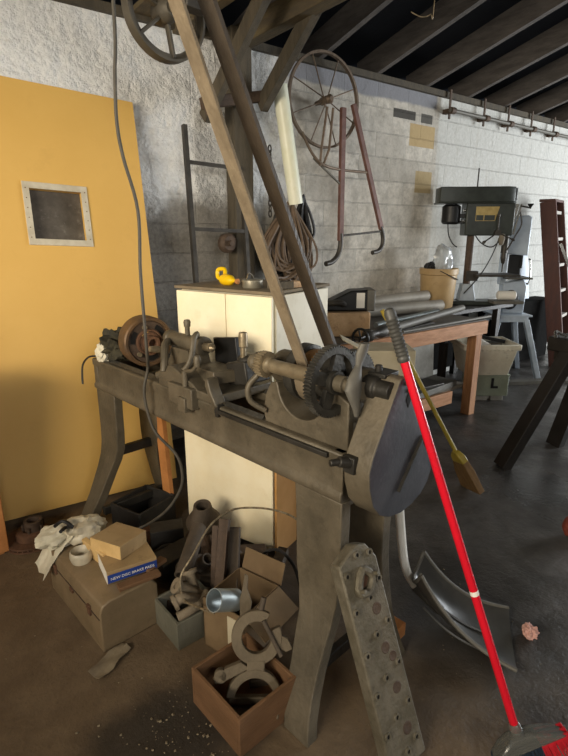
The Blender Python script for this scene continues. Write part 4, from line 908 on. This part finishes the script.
# ------------------------------------------------------------------ cylinder head leaning on the lathe leg
HB = Vector((.932, .712, 0)); tilt = math.degrees(math.atan2(.245, .60))
CH = thing('cylinder_head', 'long grey cast cylinder head with bolt holes leaning on the near lathe leg', 'casting', (.922, .700, .016), rot=(-tilt, -1.5, 0))
hw_, hh_, ht_ = .150, .655, .048
prof = [(0, .0), (hw_, 0), (hw_, hh_-.04), (hw_-.03, hh_+.01), (hw_-.07, hh_+.02), (.0, hh_-.02)]
chb = MB().prism(prof, 'y', 0, ht_).build('block', 'alu', CH, bev=.006)
for x, z in ((.02, .60), (.075, .645), (.125, .635), (.135, .55), (.02, .49), (.085, .51), (.13, .42), (.02, .36), (.075, .40), (.13, .29), (.02, .24), (.07, .27), (.13, .17), (.02, .12), (.07, .15), (.125, .06), (.03, .03), (.08, .04)):
    b_ = MB().rev((x, 0, z), (0, -1, 0), [(0, .0125), (.005, .0115), (.005, .0062), (.0012, .006)], 16).build('bolt_boss', 'alu', CH)
    MB().cyl((x, -.0012, z), (x, -.002, z), .006, n=12).build('bolt_hole', 'tube_end', b_)
for x, z, r_ in ((.10, .47, .018), (.095, .35, .017), (.115, .315, .015), (.10, .225, .017), (.10, .10, .018)):
    MB().rev((x, .0, z), (0, -1, 0), [(0, r_*1.05), (.0012, r_*.9), (.0006, r_*.75), (.0004, .002)], 20).build('recess_shade', 'rustdark', CH)  # flat dark discs put the shade of the hollows into colour
fl = MB().tube([(.045, -.008, .555), (.075, -.008, .60), (.105, -.008, .57), (.08, -.008, .535), (.05, -.008, .535)], .013, 8, closed=True, smooth=3)
for x, z in ((.042, .545), (.108, .575)): fl.cyl((x, 0, z), (x+.005, -.035, z+.004), .007, n=10)
fl.build('port_flange', 'alu', CH)
MB().cyl((.073, -.001, .567), (.073, -.003, .567), .02).build('port', 'rust', CH)

# ------------------------------------------------------------------ floor: toolbox group
TBx = thing('toolbox', 'dull brown metal toolbox with two latches on the floor under the lathe', 'toolbox', (.405, 1.696, 0), 7.0)
tw, td, th = .245, .525, .215
MB().prism([(0, 0), (tw, 0), (tw, th-.03), (tw-.02, th-.004), (tw-.04, th), (.04, th), (.012, th-.012), (0, th-.04)], 'y', 0, td).build('body', 'toolbox', TBx, bev=.006)
MB().box((-.001, td/2, th-.065), (.004, td-.01, .004)).build('lid_seam', 'rustdark', TBx)
for y in (.09, td-.09): MB().box((-.004, y, th-.066), (.008, .024, .045)).box((-.009, y, th-.05), (.006, .018, .012)).build('latch', 'rust', TBx, bev=.001)
MB().box((-.004, td/2, th-.075), (.008, .03, .018)).build('hasp', 'rust', TBx, bev=.002)
TZ = th+.001
BXm = thing('brake_pad_box', 'white and blue cardboard parts box lying on the toolbox', 'box', (.472, 1.79, TZ+.004), -5)
MB().box((.10, .075, .027), (.20, .15, .054)).build('carton', 'carton_top', BXm, bev=.002)
MB().box((.10, -.0008, .022), (.198, .0016, .036)).build('blue_band', 'blue', BXm)
MB().box((-.0008, .075, .027), (.0016, .148, .052)).build('white_end', 'white_print', BXm)
def text(s, size, name, m, parent, loc, rot):
    c = bpy.data.curves.new(name, 'FONT'); c.body = s; c.size = size; c.extrude = .0003; c.align_x = 'CENTER'; c.align_y = 'CENTER'
    t = bpy.data.objects.new('tmp_text', c); C.objects.link(t)
    dg = bpy.context.evaluated_depsgraph_get(); me = bpy.data.meshes.new_from_object(t.evaluated_get(dg)); me.name = name
    bpy.data.objects.remove(t); me.materials.clear(); me.materials.append(M[m])
    o = bpy.data.objects.new(name, me); C.objects.link(o); o.parent = parent; o.location = loc; o.rotation_euler = [R(a) for a in rot]
    return o
tx = text('NEW DISC BRAKE PADS', .0165, 'lettering', 'white_print', BXm, (.10, -.002, .020), (90, 0, 0))
UB = thing('dusty_box', 'dusty brown cardboard box lying askew on top of the blue and white box', 'box', (.545, 1.83, TZ+.062), rot=(-2, 3, 26))
MB().box((.075, .085, .03), (.15, .17, .06)).build('carton', 'carton_top', UB, bev=.002)
MB().box((-.0008, .085, .03), (.0016, .166, .058)).build('pale_end', 'carton_edge', UB)['label'] = 'clean pale cardboard end'
tag(MB().box((0, 0, .035), (.022, .17, .07)).build('card_strip', 'carton_edge', loc=(.492, 1.99, TZ), rot=(0, -6, 12), bev=.002), 'pale upright cardboard strip beside the dusty brown box', 'cardboard')
jr = thing('round_dish', 'small round pale dish on the toolbox lid behind the blue box', 'dish', (.437, 2.02, TZ))
MB().rev((0, 0, 0), (0, 0, 1), [(.004, .02), (0, .03), (0, .04), (.025, .048), (.045, .045), (.05, .04), (.045, .035), (.01, .03)], 28).build('dish', 'bag', jr)
for i, (x, y, a, l_) in enumerate(((.58, 1.765, -2, 'reddish wood chip sticking out in front of the blue box'), (.69, 1.80, 20, 'rough wood shim sticking out at the right of the blue box'))):
    tag(MB().box((0, 0, .008), (.17 if i == 0 else .10, .04, .016)).build('wood_shim', 'wood_crate', loc=(x-.02*i, y-.025+.02*i, TZ), rot=(0, 0, a), bev=.003), l_, 'shim')
bgT = thing('plastic_bag', 'crumpled grey and white plastic bag draped over the far end of the toolbox', 'bag', (.44, 2.19, TZ))
blob((.06, -.01, .05), .085, 41, .32, sq=(1.1, .8, .7), freq=1.8).build('grey_part', 'bag', bgT)
blob((-.055, .03, .035), .085, 43, .35, sq=(1, .8, .55), freq=1.9).build('white_part', 'paperwhite', bgT)
rnd = random.Random(8); gridb = []
for i in range(9):
    row = []
    for j in range(9):
        u = i/8; v = j/8
        row.append((-.10+.14*u+rnd.uniform(-.008, .008), -.06+.15*v+rnd.uniform(-.008, .008), .05-.15*(1-u)**1.5+rnd.uniform(-.012, .012)))
    gridb.append(row)
MB().sheet([[(-.02+p[0]-.02, p[1], p[2]) for p in r_] for r_ in gridb], .002).build('hanging_corner', 'paperwhite', bgT)
MB().tube([(-.06, 0, .10), (-.03, -.03, .13), (.0, -.05, .10), (-.02, -.02, .09), (-.05, -.06, .10)], .008, 8, smooth=4).build('black_tie', 'black', bgT)
RT = thing('brake_rotor', 'rusty vented brake rotor with a raised hub lying by the mustard panel', 'rotor', (.345, 2.68, 0))
rm = MB().ring((0, 0, 0), (0, 0, 1), .06, .125, .009, 40); rm.ring((0, 0, .018), (0, 0, 1), .06, .125, .009, 40)
for i in range(30):
    t = 2*PI*i/30; rm.bar((.07*math.cos(t), .07*math.sin(t), .0135), (.122*math.cos(t), .122*math.sin(t), .0135), .007, .011)
rm.build('disc', 'rust', RT)
MB().rev((0, 0, .0), (0, 0, 1), [(0, .06), (.027, .072), (.06, .07), (.066, .062), (.066, .035), (.05, .03)], 32).build('hat', 'rust', RT)
hbm = MB().ring((.02, .0, .066), (0, 0, 1), .03, .045, .05, 24)
for i in range(5):
    t = 2*PI*i/5+.3; hbm.cyl((.02+.052*math.cos(t), .052*math.sin(t), .06), (.02+.052*math.cos(t), .052*math.sin(t), .095), .007, n=10)
hbm.build('hub', 'rustdark', RT)
WC = thing('low_cabinet', 'orange-brown wooden cabinet corner at the left edge in front of the mustard panel', 'cabinet', (-.165, 2.73, 0))
MB().box((0, 0, .46), (.80, .20, .90)).box((0, 0, .005), (.76, .18, .02)).build('body', 'wood_orange', WC, bev=.004)
MB().box((0, 0, .92), (.84, .23, .025)).build('top', 'wood_grey', WC, bev=.003)

# dark crate under the far leg
DC = thing('black_crate', 'low black crate on the floor between the far lathe leg and the cupboard', 'crate', (.885, 2.47, 0), 20)
cm_ = MB()
for c, d in (((0, 0, .005), (.25, .22, .01)), ((-.125, 0, .08), (.012, .22, .16)), ((.125, 0, .08), (.012, .22, .16)), ((0, -.11, .08), (.25, .012, .16)), ((0, .11, .08), (.25, .012, .16))): cm_.box(c, d)
cm_.build('body', 'blackrub', DC, bev=.003)
tag(MB().box((0, 0, .01), (.36, .12, .02)).build('dark_sheet', 'cushion', loc=(.78, 2.42, 0), rot=(0, 0, -12)), 'dark flat sheet on the floor under the far lathe leg', 'sheet')
tag(MB().rev((0, 0, 0), (0, 0, 1), [(0, .025), (.02, .03), (.04, .02), (.08, .018), (.085, .03), (.10, .03)], 18).build('pipe_fitting', 'rust', loc=(.83, 2.27, 0)), 'small rusty pipe fitting standing near the black crate', 'fitting')

# ------------------------------------------------------------------ crates and scrap under the lathe
def crate(name, label, loc, rz, w, d, h, m, th=.012):
    o = thing(name, label, 'crate', loc, rz)
    MB().box((w/2, d/2, th/2), (w-.002, d-.002, th)).build('bottom', m, o)
    for c, dd in (((w/2, th/2, h/2), (w, th, h)), ((w/2, d-th/2, h/2), (w, th, h)), ((th/2, d/2, h/2), (th, d-2*th, h)), ((w-th/2, d/2, h/2), (th, d-2*th, h))):
        MB().box(c, dd).build('side', m, o, bev=.002)
    return o
crate('wooden_crate', 'open brown wooden crate holding the steady rest beside the near lathe leg', (.607, 1.035, 0), 5.5, .238, .265, .148, 'wood_crate')
crate('small_crate', 'small grey-green wooden crate full of castings beside the toolbox', (.640, 1.535, 0), 3, .20, .20, .12, 'wood_greycrate')
CT = thing('open_carton', 'open-topped brown carton behind the wooden crate', 'carton', (.80, 1.315, 0), 18)
cm_ = MB(); w, d, h = .22, .20, .22
for c, dd in (((w/2, d/2, .003), (w, d, .006)), ((w/2, .002, h/2), (w, .004, h)), ((w/2, d-.002, h/2), (w, .004, h)), ((.002, d/2, h/2), (.004, d, h)), ((w-.002, d/2, h/2), (.004, d, h))): cm_.box(c, dd)
cm_.build('body', 'carton_dusty', CT)
MB().box((-.0015, .04, .10), (.003, .07, .19)).build('pale_side', 'carton', CT)['label'] = 'pale side panel'
MB().box((w/2, -.05, h-.03), (w-.01, .11, .004), (32, 0, 0)).build('flap', 'carton_dusty', CT)
MB().box((w+.03, d/2, h+.03), (.004, d, .09), (0, 20, 0)).build('flap', 'carton_dusty', CT)
tag(MB().ring((0, 0, -.055), (0, 0, 1), .037, .040, .115, 32).build('tin_tube', 'galv', loc=(.77, 1.385, .268), rot=aim((0, 0, 0), (-.72, -.12, .42))), 'shiny grey tin tube lying on the edge of the open carton', 'tube')

# steady rest in the crate
SR = thing('steady_rest', 'large dusty cast steady rest with open jaws standing in the wooden crate', 'casting', (.762, 1.178, .165), rot=(-28, 4, -33))
def arcpoly(r0, r1, a0, a1, n=16, cx=0, cz=0):
    o = [(cx+r1*math.cos(R(a0+(a1-a0)*i/n)), cz+r1*math.sin(R(a0+(a1-a0)*i/n))) for i in range(n+1)]
    return o+[(cx+r0*math.cos(R(a1-(a1-a0)*i/n)), cz+r0*math.sin(R(a1-(a1-a0)*i/n))) for i in range(n+1)]
sm = MB().prism(arcpoly(.050, .086, 60, 385, 30, 0, .075), 'y', -.016, .016)
sm.prism([(.055, .09), (.105, .075), (.125, .04), (.10, .03), (.06, .05)], 'y', -.014, .014)
sm.prism([(-.05, .0), (-.10, -.02), (-.125, -.045), (-.105, -.062), (-.07, -.045), (-.02, -.02)], 'y', -.016, .016)
sm.rev((-.115, -.016, -.045), (0, 1, 0), [(0, .022), (.032, .022)], 18); sm.cyl((-.115, 0, -.05), (-.135, -.005, -.062), .010)
sm.build('upper_jaw', 'scrap_pale', SR, bev=.003)
s2 = MB().prism(arcpoly(.066, .094, 5, 175, 18, .0, -.115), 'y', -.02, .014)
s2.box((0, -.003, -.115), (.17, .034, .022)); s2.box((0, -.02, -.148), (.16, .05, .018), (14, 0, 0)); s2.box((0, -.003, -.02), (.06, .03, .05))
s2.build('base', 'scrap_pale', SR, bev=.004)
MB().cyl((.02, -.02, .13), (.085, -.02, .02), .008).cyl((.01, 0, .15), (.02, 0, .20), .010).build('jaw_screw', 'scrap', SR)
tag(MB().prism([(0, 0), (.03, -.01), (.045, .05), (.03, .10), (.035, .14), (.022, .15), (.012, .10), (0, .06)], 'y', -.01, .01).build('cast_lever', 'scrap_pale', loc=(.80, 1.335, .21), rot=(-30, 0, -30), bev=.003), 'dusty cast lever leaning on the open carton above the steady rest', 'lever')
for (x, y, a, l_) in ((.70, 1.10, 40, 'dark steel bar in the bottom of the wooden crate left of the steady rest'), (.83, 1.20, -25, 'dark steel bar in the wooden crate right of the steady rest')):
    tag(MB().box((0, 0, .015), (.14, .03, .03)).build('steel_bar', 'scrap', loc=(x, y, .014), rot=(0, 0, a), bev=.003), l_, 'bar')

# manifold casting in the small crate
MF = thing('manifold', 'dusty branched manifold casting heaped in the small grey-green crate', 'casting', (.725, 1.625, .14), 10)
mm = MB()
mm.tube([(-.075, -.03, .04), (-.05, -.04, .055), (-.01, -.045, .03), (.04, -.03, .0)], .021, 12, smooth=4)
mm.tube([(-.035, .01, .075), (-.015, .0, .06), (.02, -.015, .03), (.05, -.02, 0)], .021, 12, smooth=4)
mm.tube([(.05, .04, .08), (.045, .02, .05), (.04, -.01, .01), (.0, -.04, -.01)], .02, 12, smooth=4)
mm.tube([(-.08, -.05, -.01), (-.03, -.065, .0), (.03, -.06, .0), (.075, -.03, .0)], .018, 12, smooth=4)
M['manifold'] = mat('dusty_manifold_iron', '7d705d', '8f816b', .75, .1, 15, .4, 60, spots='5e5344')
mm.build('body', 'manifold', MF)
fm = MB()
for p, dr in (((-.075, -.03, .04), (-.7, .2, -.2)), ((-.035, .01, .075), (-.6, .2, .5)), ((.05, .04, .08), (.1, .4, .7))):
    fm.ring(Vector(p)-Vector(dr).normalized()*.008, dr, .014, .031, .014, 20)
fm.build('flanges', 'manifold', MF)

# scrap heap between the lathe and the cupboard: one object each
def scrap(name, label, cat, mb, loc, rot, m='scrap', bev=.002): return tag(mb.build(name, m, loc=loc, rot=rot, bev=bev), label, cat)
pipeL = lambda l, r_: MB().ring((0, 0, 0), (0, 0, 1), r_*.72, r_, l, 24)
scrap('iron_pipe', 'dark iron pipe end pointing at the viewer above the manifold casting', 'pipe', pipeL(.25, .034), (.745, 1.70, .19), aim((.745, 1.70, .19), (.90, 1.85, .27)))
scrap('iron_pipe', 'thin rusty iron pipe lying under the lathe against the angle irons', 'pipe', pipeL(.34, .02), (.92, 1.60, .03), (-62, 20, 0), 'rustdark')
dish = MB().rev((0, 0, 0), (0, 0, 1), [(0, .05), (.015, .085), (.03, .088), (.09, .05), (.13, .042), (.125, .03), (.02, .03)], 32)
scrap('cast_funnel', 'dark cast funnel-shaped part on top of the scrap heap by the cupboard', 'casting', dish, (1.02, 2.02, .17), (10, -8, 0))
scrap('cast_housing', 'round cast housing under the funnel part in the scrap heap', 'casting', MB().rev((0, 0, 0), (0, 0, 1), [(0, .09), (.06, .10), (.12, .085), (.17, .05), (.16, .03)], 28), (1.01, 2.02, 0), (0, 0, 0), 'rustdark')
ang = lambda l, w=.04: MB().prism([(0, 0), (w, 0), (w, .006), (.006, .006), (.006, w), (0, w)], 'z', 0, l)
def leaning(name, label, mb, A, B, m): return scrap(name, label, name.replace('_', ' '), mb, A, aim(A, B), m)
ll = lambda A, B: (Vector(B)-Vector(A)).length
A, B = (.865, 1.575, .03), (.985, 1.70, .37); leaning('angle_iron', 'long rusty angle iron standing on end in the scrap heap', ang(ll(A, B), .05), A, B, 'rustdark')
A, B = (.94, 1.575, .10), (1.02, 1.675, .33); leaning('angle_iron', 'shorter bright-edged angle iron leaning beside the long one in the scrap heap', ang(ll(A, B), .055), A, B, 'scrap')
A, B = (.835, 1.62, .02), (.93, 1.74, .34); leaning('flat_iron', 'narrow flat iron strip leaning left of the angle irons', MB().box((0, 0, ll(A, B)/2), (.025, .006, ll(A, B))), A, B, 'rustdark')
for i, (x, y, z, a, b_, c, l, w, h, m_, nm, lab) in enumerate((
    (1.04, 1.68, .02, 0, 4, 20, .30, .07, .05, 'rustdark', 'iron_bar', 'heavy dark iron bar lying at the foot of the cupboard'),
    (1.13, 1.60, .05, 0, -14, 34, .34, .05, .04, 'scrap', 'iron_bar', 'iron bar sloping in front of the brown cardboard sheet'),
    (1.09, 1.80, .06, 10, 8, -20, .24, .09, .06, 'rustdark', 'iron_block', 'squat rusty iron block against the cupboard front'),
    (.93, 1.78, .06, 0, 10, 50, .20, .08, .05, 'scrap', 'iron_block', 'dusty iron block between the iron pipe and the angle irons'),
    (.84, 1.98, .04, 0, 0, 12, .22, .12, .08, 'cushion', 'dusty_case', 'dusty dark case behind the iron pipe'),
    (.88, 2.16, .03, 0, 0, -20, .16, .10, .12, 'cushion', 'dusty_case', 'small dark case beside the black crate'),
    (1.00, 1.90, .01, 0, 0, 70, .2, .1, .1, 'rustdark', 'iron_block', 'rusty iron block beneath the funnel part'),
    (.96, 1.44, .01, 0, 0, -30, .16, .07, .05, 'rustdark', 'iron_block', 'rusty iron block behind the open carton'),
    )): scrap(nm, lab, 'bar' if 'bar' in nm else 'case' if 'case' in nm else 'block', MB().box((0, 0, h/2), (l, w, h)), (x, y, z), (a, b_, c), m_, .004)
for i, (x, y, z, r_, rot, lab) in enumerate(((.88, 1.80, .13, .045, (40, 20, 0), 'dusty flanged collar beside the iron pipe'), (1.03, 1.74, .12, .05, (70, 10, 30), 'rusty flanged collar tilted by the cupboard'), (.81, 1.81, .12, .038, (20, -30, 0), 'small flanged collar behind the manifold casting'), (.70, 1.74, .02, .045, (10, 10, 0), 'rusty flanged collar at the back of the small crate'))):
    scrap('flanged_collar', lab, 'collar', MB().ring((0, 0, 0), (0, 0, 1), r_*.45, r_, .014, 24).ring((0, 0, .014), (0, 0, 1), r_*.45, r_*.62, .05, 24), (x, y, z), rot, 'scrap' if i % 2 == 0 else 'rustdark')
scrap('bent_hose', 'black rubber hose looped on the floor behind the toolbox', 'hose', MB().tube([(.68, 1.98, .03), (.74, 2.05, .06), (.83, 2.06, .10), (.9, 2.0, .08), (.86, 1.92, .04), (.78, 1.92, .02)], .016, 10, smooth=5), (0, 0, 0), (0, 0, 0), 'blackrub', 0)
scrap('thin_hose', 'thin dark hose arching over the iron bars by the cardboard sheet', 'hose', MB().tube([(.98, 1.53, .12), (1.03, 1.55, .24), (1.10, 1.52, .27), (1.15, 1.47, .2), (1.16, 1.42, .08)], .007, 8, smooth=5), (0, 0, 0), (0, 0, 0), 'blackcable', 0)
# twisted wire loop rising out of the heap
tw = [(.722, 1.385, .235), (.70, 1.47, .215), (.685, 1.56, .20), (.705, 1.62, .255), (.765, 1.63, .32), (.86, 1.66, .40), (.95, 1.67, .43), (1.02, 1.64, .44), (1.10, 1.55, .445), (1.16, 1.47, .42), (1.2, 1.42, .34), (1.2, 1.4, .2)]
tag(MB().tube(tw, .0042, 8, smooth=8).build('wire_loop', 'wire'), 'twisted pale wire arching up from the small crate to the lathe leg', 'wire')
# floor litter
tag(blob((1.80, .765, .02), .028, 51, .5, sq=(1, 1, .9), freq=2).build('paper_scrap', 'pink'), 'crumpled pink paper scrap on the dark floor right of the shovel', 'paper')
rnd = random.Random(4); gl = []
for i in range(9):
    row = []
    for j in range(5):
        u = i/8; v = j/4-.5
        row.append((.34+.145*u-.02*v+rnd.uniform(-.004, .004), 1.60+.075*u+v*.07*(1.0-.5*abs(u-.4))+.0, .008+.012*math.sin(u*5+v*3)**2))
    gl.append(row)
tag(MB().sheet(gl, .002).build('paper_scrap', 'dusttop'), 'long torn pale scrap on the floor in front of the toolbox', 'paper')
tag(MB().box((0, 0, .03), (.14, .09, .06)).build('wood_chunk', 'wood_orange', loc=(1.33, 1.10, 0), rot=(0, 0, 8), bev=.004), 'brown wood chunk on the floor left of the shovel blade', 'block')
tag(MB().box((0, 0, .25), (.07, .05, .5)).build('rusty_post', 'redrust', loc=(1.40, 1.38, 0), rot=(0, 0, 10), bev=.003), 'rusty red upright stub behind the pale shovel handle', 'post')
rnd = random.Random(12); cr = MB()
for i in range(300):
    if i < 200: x = rnd.gauss(.48, .09); y = rnd.gauss(1.16, .13)
    elif i < 250: x = rnd.gauss(1.66, .12); y = rnd.gauss(.95, .1)
    else: x = rnd.uniform(.0, 1.3); y = rnd.uniform(.7, 2.0)
    if .59 < x < .9 and 1.02 < y < 1.32: continue
    r_ = rnd.choice((.001, .0013, .0016, .002, .004))*rnd.uniform(.7, 1.2)
    cr.box((x, y, r_*.6), (r_*2, r_*1.5, r_*1.2), (rnd.uniform(0, 40), rnd.uniform(0, 40), rnd.uniform(0, 180)))
tag(cr.build('floor_crumbs', 'crumb'), 'pale crumbs and grit scattered on the oily floor in front of the crate', 'grit', kind='stuff')

GR = {'cable_bundle': 'cable bundles by the post', 'iron_block': 'iron blocks in the scrap heap', 'iron_bar': 'iron bars in the scrap heap', 'dusty_case': 'dusty cases in the scrap heap', 'flanged_collar': 'flanged collars in the scrap heap', 'angle_iron': 'angle irons in the scrap heap', 'iron_pipe': 'iron pipes in the scrap heap', 'sheet_roll': 'rolls on the workbench', 'wood_block': 'wood blocks on the cupboard', 'wood_shim': 'wood shims on the toolbox', 'flat_case': 'flat steel on the bench shelf', 'metal_box': 'metal boxes on the bench shelf', 'steel_bar': 'steel bars in the wooden crate', 'wooden_plank': 'orange planks by the cupboard'}
for o in C.objects:
    if o.parent is None and 'category' in o and o.name.split('.')[0] in GR: o['group'] = GR[o.name.split('.')[0]]

# ------------------------------------------------------------------ light and camera
w = bpy.data.worlds.new('world'); bpy.context.scene.world = w; w.use_nodes = True
nt = w.node_tree; bgn = nt.nodes['Background']
sky = nt.nodes.new('ShaderNodeTexSky'); sky.sky_type = 'HOSEK_WILKIE'; sky.turbidity = 6; sky.sun_direction = (-.6, -.5, .6)
nt.links.new(sky.outputs[0], bgn.inputs[0]); bgn.inputs[1].default_value = .35
def area(name, loc, target, sx, sy, power, col):
    l = bpy.data.lights.new(name, 'AREA'); l.shape = 'RECTANGLE'; l.size = sx; l.size_y = sy; l.energy = power; l.color = col
    o = bpy.data.objects.new(name, l); C.objects.link(o); o.location = loc
    o.rotation_euler = (Vector(target)-Vector(loc)).to_track_quat('-Z', 'Y').to_euler(); return o
area('daylight_left', (XL-1.7, .0, 2.1), (2, 1.9, 1.1), 2.8, 1.8, 350, (1, .88, .70))  # area lamp outside the unseen left opening, standing in for daylight
area('front_fill', (.2, YF+.05, 2.9), (1.2, 3.2, 1.7), 3.0, 1.5, 140, (1, .98, .94))  # added fill lamp; the wall behind the camera has no opening
area('daylight_right_door', (XR-.1, -.8, 1.5), (3, 2.5, 1.2), 3.0, 2.2, 600, (.93, .97, 1))

cam = bpy.data.cameras.new('camera'); co = bpy.data.objects.new('camera', cam); C.objects.link(co)
cam.sensor_fit = 'VERTICAL'; cam.sensor_height = 24; cam.lens = 24*510/756; cam.clip_start = .05
co.location = (0, 0, 1.55); co.rotation_euler = (R(90-15.7), 0, R(-36.8))
S = bpy.context.scene; S.camera = co
S.view_settings.view_transform = 'Standard'; S.view_settings.look = 'None'; S.view_settings.gamma = 1; S.view_settings.exposure = 0
